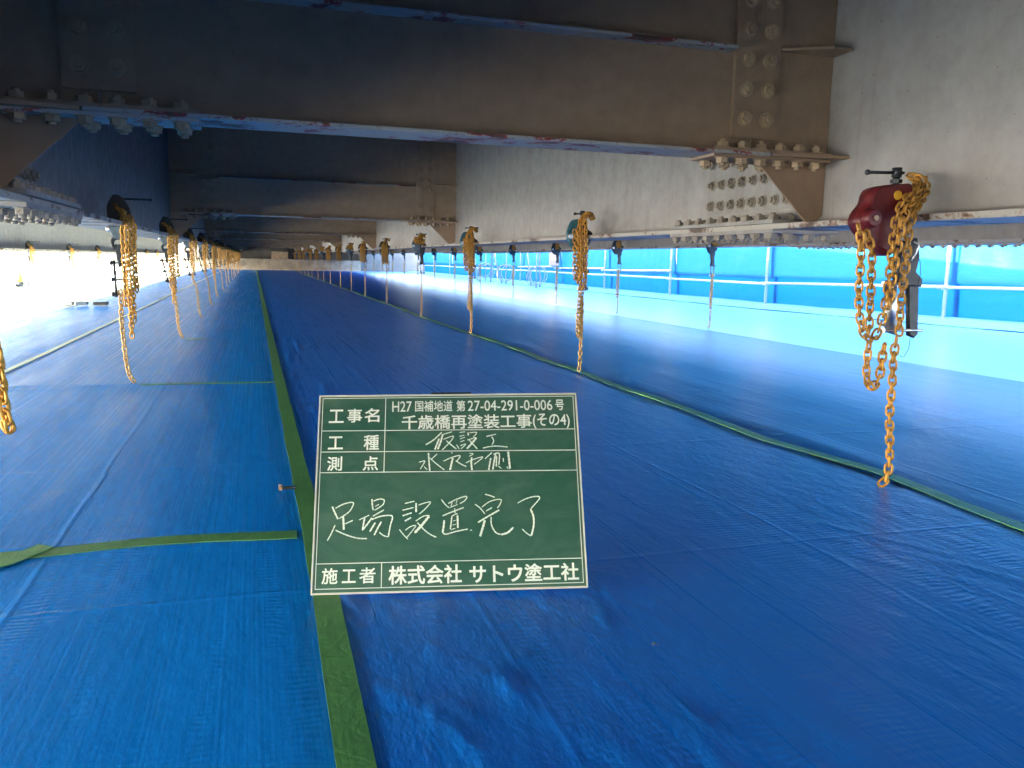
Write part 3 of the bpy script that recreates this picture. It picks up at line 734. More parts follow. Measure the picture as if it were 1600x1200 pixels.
def red_hoist(loc):
    h = empty('chain_hoist', loc)
    beam_clamp(h, M_dark, .125)
    body = smooth_outline(pv([(1421, 290), (1404, 288), (1386, 289), (1368, 294), (1360, 304), (1356, 318), (1346, 331), (1341, 345), (1345, 358), (1354, 370), (1362, 384), (1376, 391), (1386, 400), (1393, 392), (1398, 376), (1410, 350), (1420, 320)], -.09), 4)
    outline_part('hoist_body', body, -.105, -.035, M_red, h, .006, 3)
    outline_part('hoist_body', pv([(1412, 292), (1390, 292), (1372, 300), (1362, 340), (1366, 372), (1384, 392), (1395, 372), (1408, 340)]), -.034, .01, M_dark, h, .004, 2)
    bm = bmesh.new(); c = T(1361, 341, -.11); cyl(bm, (c[0], -.130, c[2]), (c[0], -.104, c[2]), .024, 16, .034); 
    put('hub_cap', mesh_from('hub_cap', bm, M_red), h)
    bm = bmesh.new(); cyl(bm, (c[0], -.136, c[2]), (c[0], -.1295, c[2]), .009, 6, smooth=False); put('hub_nut', mesh_from('hub_nut', bm, M_bolt_b), h)
    bm = bmesh.new(); c = T(1403, 305, -.107); cyl(bm, (c[0], -.109, c[2]), (c[0], -.1045, c[2]), .0145, 20); put('yellow_dot', mesh_from('yellow_dot', bm, M_yellow), h)
    # lower hook block and shackle of grey steel behind the chains
    outline_part('hook_block', pv([(1402, 380), (1428, 372), (1432, 400), (1426, 425), (1436, 436), (1434, 448), (1400, 446), (1398, 420)], 0), -.02, .02, M_dark, h, .005, 2)
    outline_part('lever', pv([(1416, 440), (1434, 436), (1432, 522), (1426, 528), (1417, 524)], 0), -.010, .010, M_dark, h, .005, 2)
    outline_part('side_plate', pv([(1384, 438), (1400, 440), (1400, 524), (1382, 518)], 0), -.01, .01, M_silver, h, .004, 2)
    for py in (444, 516):
        bm = bmesh.new(); a_ = T(1380, py, -.01); b_ = T(1440, py, -.01); cyl(bm, a_, b_, .005, 10); cyl(bm, a_, Vector(a_) - Vector((.006, 0, 0)), .011, 6, smooth=False)
        put('pin', mesh_from('pin', bm, M_silver), h)
    bm = bmesh.new(); tube(bm, [T(1434, 522, -.02), T(1442, 514, -.02), T(1440, 524, -.02), T(1430, 530, -.02)], .0012, 5); put('split_ring', mesh_from('split_ring', bm, M_silver), h); bm = bmesh.new(); tube(bm, [T(1430, 392, -.02), T(1438, 410, -.02), T(1438, 430, -.02), T(1434, 444, -.02)], .0012, 5)
    put('safety_wire', mesh_from('safety_wire', bm, M_dark), h); bm = bmesh.new()
    tube(bm, [T(1422, 528, -.02), T(1420, 545, -.02), T(1412, 558, -.02), T(1406, 556, -.02)], .001, 5)
    put('safety_wire', mesh_from('safety_wire', bm, M_dark), h)
    bm = bmesh.new(); tube(bm, [T(1428, 378, -.03), T(1436, 382, -.03), T(1430, 396, -.03), T(1425, 408, -.03)], .004, 6); put('latch', mesh_from('latch', bm, M_silver), h)
    F = -.135
    paths = [
        [T(1341, 352, F), T(1345, 375, F), T(1345, 410, F), T(1342, 450, F), T(1343, 490, F), T(1348, 518, F), T(1360, 532, F), T(1370, 522, F + .01), T(1378, 500, F), T(1385, 465, F), T(1391, 420, F), T(1396, 370, F), T(1402, 335, F), T(1415, 312, F + .01), T(1428, 296, F + .05), T(1436, 284, -.03), T(1428, 277, .0), T(1422, 284, .03)],
        [T(1354, 362, F + .02), T(1362, 395, F + .02), T(1361, 440, F + .02), T(1359, 490, F + .015), T(1357, 520, F + .02), T(1352, 534, F + .025)],
        [T(1446, 280, -.01), T(1446, 300, -.06), T(1432, 325, F + .02), T(1422, 350, F + .01), T(1418, 390, F), T(1413, 430, F), T(1408, 470, F + .005), T(1406, 505, F + .01), T(1404, 530, F + .02)],
        [T(1428, 286, -.05), T(1436, 296, -.09), T(1424, 318, F), T(1412, 340, F - .008), T(1406, 370, F - .008), T(1400, 400, F - .01), T(1394, 440, F - .01), T(1389, 480, F - .005)],
        [T(1358, 536, F), T(1355, 560, F), T(1354, 590, F), T(1361, 606, F), T(1370, 598, F), T(1376, 580, F), T(1379, 555, F), T(1384, 530, F)],
        [T(1420, 275, -.04), T(1432, 276, -.05), T(1442, 284, -.06), T(1440, 292, -.05)],
    ]
    chain_part('chain', paths, LINK, h, True, .5)
    foot = (T(1385, 745, F + .03)[0], F + .03, -loc[2] + .006 + zt)
    chain_part('chain', [[T(1401, 528, F + .015), T(1396, 560, F + .015), T(1394, 600, F + .02), T(1390, 650, F + .02), (foot[0] - .004, F + .028, foot[2] + .10), (foot[0], F + .03, foot[2] + .02), (foot[0] + .03, F + .03, foot[2])]], LINK, h, True, .5)
    return h

def bundle_paths(rs, top, length, n, fx_=.0, fy=-.05):
    """loops of slack chain draped over the clamp"""
    P = []
    for k in range(n):
        x0 = fx_ + rs.uniform(-.012, .012) + .024 * (k - (n - 1) / 2); L_ = length * rs.uniform(.75, 1.05); y = fy + rs.uniform(-.018, .018)
        P.append([(-.03 + rs.uniform(-.008, .008), y + .03, top - .03), (-.012 + k * .006, y + .02, top + .004), (.02 + x0 * .4, y, top - .02), (x0 + .01, y - .012, top - .09), (x0, y - .008, top - L_ * .5), (x0 - .004, y, top - L_ * .9), (x0 + .008, y, top - L_), (x0 + .024, y, top - L_ * .92), (x0 + .026, y + .005, top - L_ * .5), (x0 + .03, y + .01, top - L_ * .22)])
    return P
def teal_hoist(seed, H, detail=1, body=M_teal, loops=.42, nl=3, low=True):
    """lever hoist with a flat body plate hanging against the flange edge; H = height of the flange underside"""
    rs = random.Random(seed); h = empty('chain_hoist')
    beam_clamp(h, M_dark, .06, True)
    outline_part('hoist_body', smooth_outline([(.050, .118), (.100, .112), (.128, .055), (.134, .015), (.115, -.04), (.075, -.08), (.035, -.06), (.025, .03), (.03, .09)], 3), -.075, -.035, body, h, .006, 2)
    bm = bmesh.new(); cyl(bm, (.115, -.09, .012), (.115, -.07, .012), .015, 14); put('hub_cap', mesh_from('hub_cap', bm, M_silver), h)
    outline_part('hook_block', [(-.035, -.055), (.02, -.05), (.024, -.10), (.01, -.16), (.018, -.205), (-.012, -.215), (-.03, -.19), (-.022, -.12)], -.018, .018, M_dark, h, .005, 2)
    bm = bmesh.new(); tube(bm, ringpts((-.008, 0, -.07), .028), .006, 6, True); put('ring', mesh_from('ring', bm, M_dark), h)
    turnbuckle(h, -.012, -.20, -.335, M_grey if seed % 2 else M_dark)
    lk = LINK if detail else LINK_LO; ll = LINK_L if detail else LINK_LLO
    chain_part('slack_chain', bundle_paths(rs, .155, loops, nl, .035, -.095), lk, h, False)
    P = [[(.0, -.03, -.30), (.004, -.03, -.40), (.002, -.03, -.5), (.0, -.02, -H + .05), (.02, -.02, -H + .006)]]
    if low: P.append([(.03, -.06, -.30), (.034, -.05, -.45), (.036, -.05, -H + .27), (.024, -.045, -H + .235), (.010, -.04, -H + .27), (.004, -.035, -.36)])
    chain_part('load_chain', P, ll, h, False)
    return h
def dark_hoist(seed, H, detail=1, loops=.55, lean=0.0, extra=None):
    """left row: body above the flange, hook and long frame below it"""
    rs = random.Random(seed); h = empty('chain_hoist')
    bm = bmesh.new()
    prism(bm, [(-.075, .0), (-.08, .10), (-.045, .165), (-.005, .155), (.03, .10), (.045, .03), (.02, .023), (-.05, .032)], -.035, .035, 'y')
    bmesh.ops.bevel(bm, geom=bm.edges[:], offset=.006, segments=2, affect='EDGES'); put('beam_clamp', mesh_from('beam_clamp', bm, M_dark), h)
    bm = bmesh.new(); cyl(bm, (-.02, 0, .142), (.135, 0, .142), .0055, 10); ball(bm, (.135, 0, .142), .009); put('clamp_screw', mesh_from('clamp_screw', bm, M_dark), h)
    outline_part('hoist_body', [(-.07, -.004), (.0, -.004), (.004, -.05), (-.02, -.075), (-.05, -.07), (-.07, -.04)], -.03, .03, M_grey, h, .006, 2)
    bm = bmesh.new(); ball(bm, (-.075, 0, -.018), .019, 12); put('knob', mesh_from('knob', bm, M_silver), h)
    bm = bmesh.new(); tube(bm, ringpts((-.035, 0, -.095), .030), .010, 8, True); put('ring', mesh_from('ring', bm, M_dark), h)
    outline_part('hook_block', [(-.05, -.10), (-.018, -.10), (-.016, -.16), (-.024, -.22), (-.036, -.225), (-.046, -.18)], -.014, .014, M_dark, h, .005, 2)
    bm = bmesh.new(); x = -.06 - lean * .3; x2 = -.055 + lean
    fr = [(x, 0, -.185), (x2 + .0, 0, -.385)]
    cyl(bm, fr[0], fr[1], .0065, 8); cyl(bm, (x + .05, 0, -.22), (x2 + .05, 0, -.37), .005, 8)
    put('shackle_frame', mesh_from('shackle_frame', bm, M_dark), h)
    for k, z in enumerate((-.20, -.29, -.37)):
        bm = bmesh.new(); xx = x + (x2 - x) * (z + .185) / -.2; cyl(bm, (xx - .015, 0, z), (xx + .066, 0, z), .0055, 8); cyl(bm, (xx - .02, 0, z), (xx - .008, 0, z), .012, 6, smooth=False)
        put('pin', mesh_from('pin', bm, M_dark), h)
    lk = LINK if detail else LINK_LO; ll = LINK_L if detail else LINK_LLO
    P = []
    for k in range(4):
        x0 = -.002 + .017 * k + rs.uniform(-.005, .005); L_ = loops * (.72, 1, .85, .6)[k]; y = -.06 + rs.uniform(-.02, .02)
        P.append([(-.05, y + .04, .10), (-.01, y + .02, .08), (x0, y, .02), (x0, y, -.1), (x0 + .003, y, -L_ * .7), (x0 + .004, y, -L_)])
    P.append([(.045, -.03, -.0), (.05, -.03, -.05), (.048, -.03, -.12)]); P.append([(.03, -.03, -.28), (.055, -.03, -.30), (.05, -.03, -.34)])
    if extra: P += extra
    chain_part('slack_chain', P, lk, h, False, .4)
    chain_part('load_chain', [[(x2 + .02, 0, -.35), (x2 + .022, -.01, -.42), (x2 + .02 + lean, -.01, -.52), (x2 + .035 + lean, -.01, -H + .12), (x2 + .055 + lean, -.02, -H + .04), (x2 + .085 + lean, -.02, -H + .012 + zt)]], ll, h, False, .4)
    return h

def place(h, x, y, z, side, rz=0):
    h.location = (x * U, y * U, Z(z)); h.rotation_euler = (0, 0, rz)
    h.scale = (side, 1, 1)
G_R, G_L = 'chain hoists along the right girder', 'chain hoists along the left girder'
# right row: the girder lies towards +x, so local x is mirrored
rz1 = U * 1.215
RH = red_hoist((2.85 * U, 3.22 * U, rz1)); RH.scale = (-1, 1, 1)
tag(RH, 'large chain hoist with dark red body and yellow dot, hung with thick yellow chain loops', 'chain hoist', G_R)
T2 = teal_hoist(2, rz1, 1, M_teal, .45, 3); place(T2, 2.85, 7.08, .215, -1)
tag(T2, 'teal chain hoist above the right corner of the chalkboard, two long chain loops', 'chain hoist', G_R)
T3 = teal_hoist(5, rz1, 1, M_teal, .43, 4); place(T3, 2.85, 11.12, .215, -1)
tag(T3, 'chain hoist wrapped in a dense yellow chain bundle, third of the right row', 'chain hoist', G_R)
T4 = teal_hoist(9, rz1, 0, M_grey, .13, 5, False); place(T4, 2.82, 14.55, .215, -1)
tag(T4, 'hoist with chain balled above the flange and one chain below, fourth of right row', 'chain hoist', G_R)
T5 = teal_hoist(12, rz1, 0, M_dark, .42, 4, False); place(T5, 2.84, 18.7, .215, -1)
tag(T5, 'chain hoist with an orange-tinted chain bundle, fifth of the right row', 'chain hoist', G_R)
srcs = [T4, T5, T5]
for i in range(12):
    y = 22.25 + 3.52 * i; s = srcs[(i * 2 + 1) % 3]
    c = copy_tree(s); place(c, 2.83 + .02 * ((i * 7) % 3 - 1), y, .215, -1, .1 * ((i * 5) % 3 - 1))
    tag(c, f'{ordn[i + 5]} chain hoist from the camera in the right row, small and far', 'chain hoist', G_R)
# outer right row
O1 = teal_hoist(21, U * 1.29, 0, M_dark, .14, 2, True)
for i, y in enumerate([8.3 + 3.58 * k for k in range(13)]):
    if i == 0: continue
    c = O1 if i == 1 else copy_tree(O1)
    place(c, 7.02, y, .29, -1, (0, .15, -.1)[i % 3])
    tag(c, {1: 'dark chain hoist in front of the blue sheet below the bolted plate', 2: 'dark chain hoist in front of the blue sheet just right of the teal hoist'}.get(i, f'{ordn[i-1]} chain hoist of the outer row in front of the blue sheet'), 'chain hoist', 'chain hoists of the outer right row')
# left row
lz = .205
D1 = dark_hoist(1, U * (1 + lz), 1, .62, 0); place(D1, -.92, 6.9, lz, 1)
tag(D1, 'dark chain hoist of the left row with the longest orange chains, bent at the floor', 'chain hoist', G_L)
D2 = dark_hoist(4, U * (1 + lz), 1, .55, .03); place(D2, -.92, 10.5, lz, 1)
tag(D2, 'second full dark chain hoist of the left row with a tilted frame', 'chain hoist', G_L)
D3 = dark_hoist(8, U * (1 + lz), 0, .40, .04); place(D3, -.92, 13.9, lz, 1)
tag(D3, 'third full chain hoist of the left row, its slack chain ending in a knot', 'chain hoist', G_L)
D0 = dark_hoist(15, U * (1 + lz), 1, .45, -.02, [[(.03, -.05, .02), (.06, -.05, -.12), (.108, -.05, -.32), (.118, -.05, -.42), (.125, -.05, -.53), (.134, -.045, -.575), (.122, -.035, -.555), (.112, -.03, -.40)]]); place(D0, -.98, 3.17, lz, 1)
tag(D0, 'chain hoist cut off by the left edge of the picture, only rusty links showing', 'chain hoist', G_L)
for i in range(13):
    c = copy_tree([D3, D2, D3][i % 3] if i else D3); place(c, -.92, 17.4 + 3.55 * i, lz, 1, .12 * ((i * 5) % 3 - 1))
    tag(c, f'{ordn[i + 3]} full chain hoist from the camera in the left row, golden and far', 'chain hoist', G_L)
# outer left row
for i in range(8):
    c = copy_tree(D3); place(c, -5.09, 18.0 + 4.6 * i, .03, 1, .1 * (i % 3)); 
    for q in c.children:
        if q.name.startswith('load_chain'): q.scale = (1, 1, (1.03) / (1 + lz))
    tag(c, f'{ordn[i]} chain hoist of the outer left row against the white glare', 'chain hoist', 'chain hoists of the outer left row')

# ================================================================== CHALKBOARD
BW, BH = .60, .45
bo = Vector((.09916, 1.73283, -.71456 + U)); bu = Vector((.97166744, -.22170959, .01871142)).normalized(); bv = Vector((.09003324, .45796904, .88799536))
bv = (bv - bu * bv.dot(bu)).normalized(); bn = bu.cross(bv)    # faces the camera
B = bpy.data.objects.new('chalkboard', None); COL.objects.link(B)
B.matrix_world = Matrix(((bu.x, bv.x, bn.x, bo.x), (bu.y, bv.y, bn.y, bo.y), (bu.z, bv.z, bn.z, bo.z), (0, 0, 0, 1)))
tag(B, 'green construction chalkboard with white Japanese writing, leaning back on the blue sheet', 'chalkboard')
def bbox_(name, u0, u1, v0, v1, n0, n1, mat, bev=0):
    bm = bmesh.new(); box(bm, u0, u1, v0, v1, n0, n1)
    if bev: bmesh.ops.bevel(bm, geom=bm.edges[:], offset=bev, segments=2, affect='EDGES')
    return put(name, mesh_from(name, bm, mat), B)
bbox_('panel', .0035, BW - .0035, .0035, BH - .0035, -.008, -.001, M_green)
FW = .0038
bbox_('frame_bar', 0, BW, 0, FW, -.012, .0012, M_frame, .0008); bbox_('frame_bar', 0, BW, BH - FW, BH, -.012, .0012, M_frame, .0008)
bbox_('frame_bar', 0, FW, FW + .0002, BH - FW - .0002, -.012, .0012, M_frame, .0008); bbox_('frame_bar', BW - FW, BW, FW + .0002, BH - FW - .0002, -.012, .0012, M_frame, .0008)
bbox_('handle', .256, .352, BH + .0002, BH + .006, -.010, -.003, M_rubber, .002)
# prop behind
bm = bmesh.new()
t1 = B.matrix_world.inverted() @ Vector((bo.x + bu.x * .3 - bn.x * .02 + bv.x * .36, bo.y + bu.y * .3 - bn.y * .02 + bv.y * .36, bo.z + bu.z * .3 - bn.z * .02 + bv.z * .36))
t2 = B.matrix_world.inverted() @ (bo + bu * .3 + Vector((.10, .46, 0)) - Vector((0, 0, (bo + bu * .3).z - .004)))
cyl(bm, t1, t2, .006, 8); put('prop_leg', mesh_from('prop_leg', bm, M_silver), B)
LW = .0016; lm = bmesh.new()
def ln(u0, v0, u1, v1, wd=LW, z=.0):
    d = Vector((u1 - u0, v1 - v0)); n = Vector((-d.y, d.x)).normalized() * wd / 2
    q = [(u0 + n.x, v0 + n.y), (u0 - n.x, v0 - n.y), (u1 - n.x, v1 - n.y), (u1 + n.x, v1 + n.y)]
    lm.faces.new([lm.verts.new((a_, b_, -.0007 + z)) for a_, b_ in q])
g = LW / 2
ln(.0085 - g, .4425, .5915 + g, .4425); ln(.0092 - g, .0118, .590 + g, .0112); ln(.0085, .4417, .0092, .0126); ln(.5915, .4417, .590, .012)
for a_, b_ in ((.3645, .3618), (.3150, .3110), (.2672, .2635), (.0654, .0640)): ln(.0095, a_, .5900, b_)
ln(.1525, .4417, .1518, .3646); ln(.1518, .3628, .1514, .3148); ln(.1514, .313, .151, .2667); ln(.1497, .0640, .1497, .0125)
put('printed_lines', mesh_from('printed_lines', lm, M_print), B)
TX = [('工', .0241, .3839, .0568, .4147), ('事', .0656, .3842, .0985, .4165), ('名', .1051, .3846, .1381, .417), ('H27', .1678, .4083, .2122, .4334), ('国補地道', .2206, .4083, .3068, .4345), ('第', .3166, .408, .3364, .4343),
      ('27-04-291-0-006', .3427, .4085, .541, .4335), ('号', .5487, .4085, .5683, .4336), ('千歳橋再塗装工事', .1905, .366, .4905, .3998), ('(その4)', .494, .364, .5799, .3998), ('工', .0246, .3214, .057, .3507), ('種', .1047, .3187, .1382, .3531),
      ('測', .0244, .2716, .0566, .3035), ('点', .1038, .2712, .1371, .3032), ('施', .0226, .0226, .0554, .0553), ('工', .0657, .024, .0945, .0516), ('者', .1027, .0221, .1366, .0549), ('株式会社', .1659, .0179, .3229, .0565), ('サトウ', .3409, .0175, .4556, .0528), ('塗工社', .462, .017, .58, .0543)]
heavy = {'株式会社': .034, '千歳橋再塗装工事': .022, '(その4)': .022, '塗工社': .034, 'サトウ': .036, 'H27': .012, '27-04-291-0-006': .012, '国補地道': .016}
for s, u0, v0, u1, v1 in TX:
    c = bpy.data.curves.new('lettering', 'FONT'); c.body = s; c.resolution_u = 4
    wt = heavy.get(s, .022) * .8
    o = bpy.data.objects.new('tmp_text', c); COL.objects.link(o)
    me = bpy.data.meshes.new_from_object(o.evaluated_get(bpy.context.evaluated_depsgraph_get()))
    bpy.data.objects.remove(o)
    xs = [v.co.x for v in me.vertices]; ysx = [v.co.y for v in me.vertices]
    ax, bx2, ay, by2 = min(xs), max(xs), min(ysx), max(ysx)
    for v in me.vertices:
        v.co = (u0 + (v.co.x - ax) / (bx2 - ax) * (u1 - u0), v0 + (v.co.y - ay) / (by2 - ay) * (v1 - v0), -.0006)
    me.materials.clear(); me.materials.append(M_print); me.name = 'lettering'
    # printed strokes are bold: the same flat glyphs laid again a hair to each side
    bm = bmesh.new(); kx = (u1 - u0) / (bx2 - ax); ky = (v1 - v0) / (by2 - ay)
    for q, (dx, dy) in enumerate(((0, 0), (1, .3), (-1, -.3), (.3, 1), (-.3, -1), (.8, -.8), (-.8, .8))):
        n0 = len(bm.verts); bm.from_mesh(me); bm.verts.ensure_lookup_table()
        bmesh.ops.translate(bm, vec=(dx * wt * kx * .8, dy * wt * ky * .8, q * .00003), verts=bm.verts[n0:])
    put('lettering', mesh_from('lettering', bm, M_print), B)
STROKES = [(0.00238, [(0.0389, 0.1898), (0.0456, 0.1755), (0.0528, 0.1612)]), (0.00165, [(0.0461, 0.1861), (0.0625, 0.1947), (0.0799, 0.1988), (0.0853, 0.196), (0.0804, 0.1836), (0.0728, 0.1749), (0.0549, 0.1629)]), (0.00311, [(0.0634, 0.168), (0.0649, 0.1521), (0.0659, 0.1372)]), (0.00165, [(0.0684, 0.1512), (0.0856, 0.1587)]), (0.00183, [(0.0467, 0.149), (0.0387, 0.1299), (0.0307, 0.1145)]), (0.00183, [(0.048, 0.1376), (0.0719, 0.1266), (0.0965, 0.1191), (0.1174, 0.1177)]), (0.0022, [(0.1257, 0.2051), (0.127, 0.1916), (0.129, 0.18)]), (0.00165, [(0.1294, 0.2005), (0.1417, 0.2048), (0.1524, 0.2028), (0.1508, 0.1929), (0.1421, 0.186), (0.1317, 0.1799)]), (0.00128, [(0.1332, 0.1888), (0.142, 0.1931)]), (0.00146, [(0.0988, 0.1593), (0.1213, 0.1695)]), (0.00238, [(0.1109, 0.1635), (0.1086, 0.1512), (0.1065, 0.1354)]), (0.00183, [(0.1284, 0.1667), (0.1528, 0.1804)]), (0.00238, [(0.1268, 0.1632), (0.1166, 0.1492), (0.1064, 0.1363)]), (0.00201, [(0.1269, 0.1596), (0.1461, 0.1663), (0.1672, 0.1676), (0.1717, 0.1622), (0.1676, 0.1464), (0.1628, 0.1193)]), (0.00238, [(0.1341, 0.1524), (0.1223, 0.1324)]), (0.00238, [(0.1472, 0.1539), (0.1396, 0.1399), (0.1321, 0.1244)]), (0.00165, [(0.1433, 0.1311), (0.1522, 0.1239), (0.1628, 0.1202)]), (0.00165, [(0.1988, 0.1938), (0.221, 0.1987)]), (0.00165, [(0.1936, 0.1787), (0.2184, 0.1844)]), (0.00201, [(0.1938, 0.1662), (0.215, 0.1729)]), (0.0022, [(0.1992, 0.1545), (0.2133, 0.1622)]), (0.00274, [(0.2237, 0.1942), (0.2238, 0.1727)]), (0.00165, [(0.2291, 0.1896), (0.2451, 0.1946), (0.2558, 0.1953), (0.2434, 0.1803), (0.2301, 0.169)]), (0.00165, [(0.1871, 0.1363), (0.1978, 0.1229), (0.2067, 0.1139)]), (0.00146, [(0.2003, 0.1342), (0.2117, 0.1419), (0.2232, 0.1443), (0.2171, 0.1347), (0.2032, 0.1175)]), (0.00165, [(0.2231, 0.154), (0.2399, 0.1643), (0.2541, 0.1658)]), (0.00366, [(0.2523, 0.1641), (0.2382, 0.1466), (0.2207, 0.1276)]), (0.00183, [(0.2267, 0.1504), (0.2418, 0.1342), (0.256, 0.1233), (0.2692, 0.1169)]), (0.00165, [(0.28, 0.2012), (0.2898, 0.1884), (0.2978, 0.1819)]), (0.00183, [(0.2952, 0.1918), (0.315, 0.2014), (0.3358, 0.2073), (0.333, 0.1983), (0.3203, 0.1904)]), (0.00128, [(0.3042, 0.1953), (0.3014, 0.1845)]), (0.0011, [(0.315, 0.1987), (0.3122, 0.1897)]), (0.00128, [(0.2996, 0.1828), (0.3167, 0.1896)]), (0.00201, [(0.2826, 0.1643), (0.304, 0.1728), (0.3301, 0.1821)]), (0.00165, [(0.3095, 0.1808), (0.3103, 0.17)]), (0.00274, [(0.2861, 0.1545), (0.2846, 0.1403), (0.2821, 0.1271)]), (0.00201, [(0.3031, 0.163), (0.3012, 0.147), (0.2993, 0.1338)]), (0.00165, [(0.3031, 0.163), (0.3129, 0.1682), (0.3165, 0.1663)]), (0.00274, [(0.3156, 0.1645), (0.3162, 0.1361)]), (0.0011, [(0.3057, 0.1523), (0.3119, 0.1539)]), (0.0011, [(0.3047, 0.1434), (0.3119, 0.145)]), (0.00128, [(0.3002, 0.1329), (0.3109, 0.1362)]), (0.00183, [(0.2825, 0.128), (0.2895, 0.1234), (0.3126, 0.1291), (0.3393, 0.1338)]), (0.0011, [(0.3429, 0.1316), (0.3482, 0.1304)]), (0.00165, [(0.3783, 0.2111), (0.39, 0.2077), (0.4008, 0.2033)]), (0.00165, [(0.3554, 0.1888), (0.3669, 0.1796), (0.3774, 0.1659)]), (0.00146, [(0.3705, 0.1822), (0.387, 0.1936), (0.4052, 0.1987), (0.4142, 0.1976), (0.4113, 0.1877), (0.4047, 0.1788)]), (0.00165, [(0.3794, 0.1731), (0.3939, 0.1809)]), (0.00238, [(0.361, 0.1479), (0.3845, 0.1613), (0.41, 0.1751)]), (0.00348, [(0.3763, 0.1525), (0.3715, 0.1366), (0.3649, 0.1165)]), (0.00183, [(0.3908, 0.1594), (0.3904, 0.1451), (0.3946, 0.1326), (0.4016, 0.1236), (0.4122, 0.1198)]), (0.00274, [(0.4122, 0.1198), (0.4266, 0.1239), (0.4404, 0.136)]), (0.00165, [(0.4512, 0.1896), (0.4687, 0.1984), (0.4871, 0.2035), (0.4999, 0.2032), (0.4996, 0.1969), (0.4797, 0.1755)]), (0.00274, [(0.4797, 0.1755), (0.4854, 0.1592), (0.4855, 0.1395), (0.4792, 0.1157)]), (0.00165, [(0.4591, 0.1312), (0.4695, 0.1212), (0.4792, 0.1148)]), (0.00198, [(0.2451, 0.3285), (0.2624, 0.3393), (0.2822, 0.3579)]), (0.00247, [(0.2756, 0.3425), (0.2698, 0.3273), (0.2657, 0.3164)]), (0.0028, [(0.2839, 0.3527), (0.2789, 0.334), (0.2722, 0.3171)]), (0.00148, [(0.2855, 0.3527), (0.3055, 0.3584)]), (0.00148, [(0.2855, 0.3407), (0.3071, 0.3481), (0.3054, 0.3404), (0.2954, 0.3286), (0.2821, 0.3153)]), (0.00181, [(0.2921, 0.3372), (0.3036, 0.3268), (0.3151, 0.3173)]), (0.00132, [(0.3221, 0.3564), (0.3354, 0.358)]), (0.00132, [(0.322, 0.347), (0.3345, 0.3503)]), (0.00132, [(0.3236, 0.341), (0.3353, 0.3451)]), (0.00132, [(0.3244, 0.3342), (0.3335, 0.3374)]), (0.0023, [(0.3421, 0.3562), (0.3428, 0.3484)]), (0.00132, [(0.3454, 0.3553), (0.3621, 0.3559), (0.3536, 0.3448)]), (0.00132, [(0.3152, 0.3275), (0.3217, 0.3172)]), (0.00132, [(0.3235, 0.3248), (0.3368, 0.3289), (0.325, 0.3171)]), (0.00148, [(0.3402, 0.3382), (0.3619, 0.3447)]), (0.00296, [(0.361, 0.343), (0.35, 0.3295), (0.3383, 0.3169)]), (0.00181, [(0.3435, 0.3399), (0.3533, 0.3278), (0.3631, 0.3166)]), (0.00165, [(0.3844, 0.3461), (0.4071, 0.3513)]), (0.00165, [(0.3961, 0.346), (0.4009, 0.3356), (0.3965, 0.3254)]), (0.00165, [(0.3756, 0.3186), (0.3931, 0.322), (0.4098, 0.3227), (0.433, 0.3201)]), (0.0023, [(0.2512, 0.309), (0.2526, 0.2871), (0.2543, 0.2663)]), (0.00148, [(0.2305, 0.2875), (0.2428, 0.2906), (0.2403, 0.284), (0.2322, 0.2708)]), (0.00148, [(0.2706, 0.3061), (0.2575, 0.2937)]), (0.00148, [(0.2542, 0.2972), (0.2689, 0.2835), (0.2869, 0.269)]), (0.00115, [(0.2412, 0.2773), (0.2494, 0.2688)]), (0.00132, [(0.3027, 0.309), (0.3068, 0.3073)]), (0.00148, [(0.2853, 0.2891), (0.3051, 0.298), (0.3232, 0.3011), (0.3149, 0.2878)]), (0.0028, [(0.3067, 0.2963), (0.3033, 0.2829), (0.3, 0.268)]), (0.00165, [(0.3132, 0.2895), (0.3263, 0.2809), (0.3377, 0.2757)]), (0.00132, [(0.3447, 0.3067), (0.353, 0.3048), (0.343, 0.2991)]), (0.00148, [(0.3362, 0.2841), (0.3495, 0.2906), (0.3744, 0.2978), (0.3659, 0.2886), (0.3543, 0.2804)]), (0.00263, [(0.3496, 0.2973), (0.3485, 0.2822), (0.3499, 0.2671)]), (0.00165, [(0.3961, 0.3076), (0.3792, 0.2926)]), (0.0023, [(0.3933, 0.2949), (0.3905, 0.2815), (0.3877, 0.2665)]), (0.00247, [(0.4043, 0.3049), (0.4006, 0.2864), (0.3968, 0.2663)]), (0.00198, [(0.3993, 0.3033), (0.4126, 0.3048), (0.4111, 0.2778)]), (0.00214, [(0.4067, 0.2998), (0.4052, 0.2745)]), (0.00132, [(0.4094, 0.2761), (0.4175, 0.2693)]), (0.00148, [(0.4215, 0.2945), (0.422, 0.2843)]), (0.00313, [(0.4335, 0.3095), (0.4351, 0.2875), (0.4365, 0.2681)]), (0.00132, [(0.4292, 0.2741), (0.4324, 0.269)])]
rk = random.Random(2); rows = [bmesh.new() for _ in range(3)]
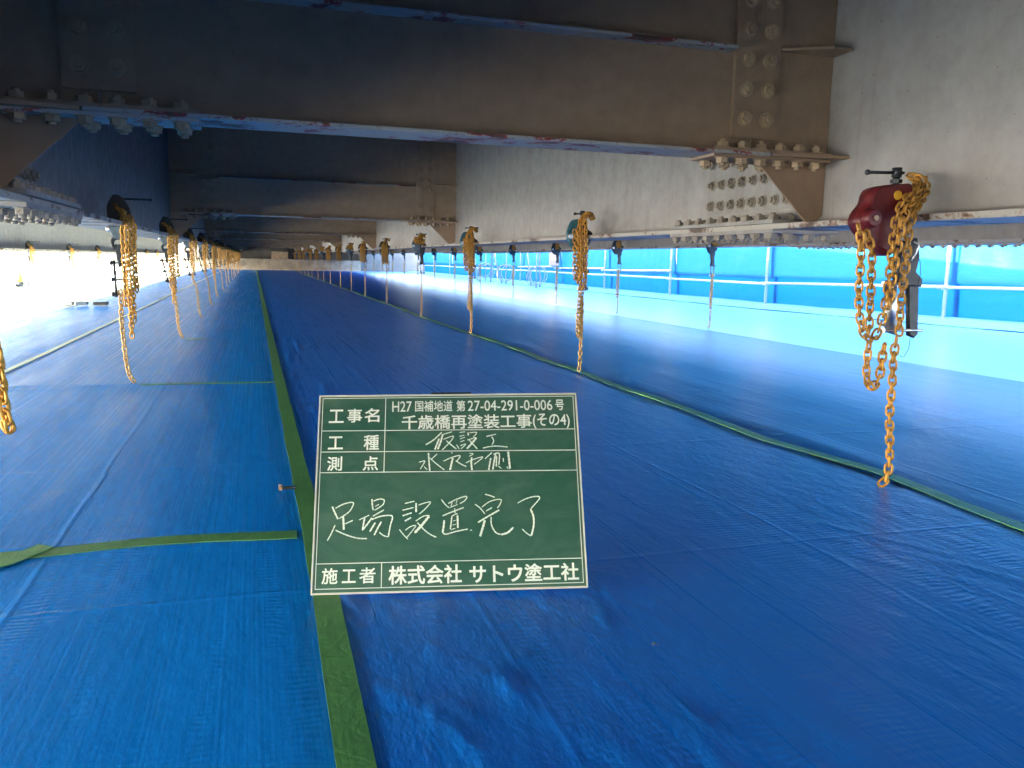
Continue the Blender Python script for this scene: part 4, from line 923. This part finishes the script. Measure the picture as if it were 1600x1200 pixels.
for si, (wd, pts) in enumerate(STROKES):
    vm = sum(p[1] for p in pts) / len(pts); cm = rows[0 if vm > .3125 else 1 if vm > .26 else 2]
    P = [Vector((p[0], p[1], 0)) for p in pts]
    Q = resample(P, .0012) if len(P) > 1 else P
    z = -.0004 + .00001 * si
    vs = []
    for i, p in enumerate(Q):
        t = (Q[min(i + 1, len(Q) - 1)] - Q[max(i - 1, 0)]).normalized(); n = Vector((-t.y, t.x, 0))
        w_ = wd * (.70 + .10 * math.sin(i * .9 + si) + rk.uniform(-.05, .05)) * (.8 if i in (0, len(Q) - 1) else 1)
        vs.append((cm.verts.new((p.x + n.x * w_, p.y + n.y * w_, z)), cm.verts.new((p.x - n.x * w_, p.y - n.y * w_, z))))
    for i in range(len(vs) - 1): cm.faces.new((vs[i][0], vs[i][1], vs[i + 1][1], vs[i + 1][0]))
for cm in rows: put('chalk_writing', mesh_from('chalk_writing', cm, M_chalk), B)

# ================================================================== SMALL THINGS
e_ = empty('bolt_end', (.111 * U, 3.6 * U, zt + .006)); tag(e_, 'small dark bolt lying on the sheet left of the chalkboard', 'bolt')
bm = bmesh.new(); cyl(bm, (-.012, 0, .008), (.030, .004, .007), .0055, 8); put('shank', mesh_from('shank', bm, M_dark), e_)
bm = bmesh.new(); cyl(bm, (-.022, 0, .010), (-.012, 0, .010), .011, 6, smooth=False); put('head', mesh_from('head', bm, M_bolt_b), e_)
bm = bmesh.new(); tube(bm, [(0, 0, 0), (.006, .002, .003), (.010, .008, .001)], .001, 5); tube(bm, [(0, .004, .001), (.005, .003, .004), (.011, -.003, .001)], .001, 5)
tag(put('wire_scrap', mesh_from('wire_scrap', bm, M_dark), None, (.985 * U, 1.858 * U, zt + .007)), 'tiny twist of wire on the dark foreground sheet', 'wire')
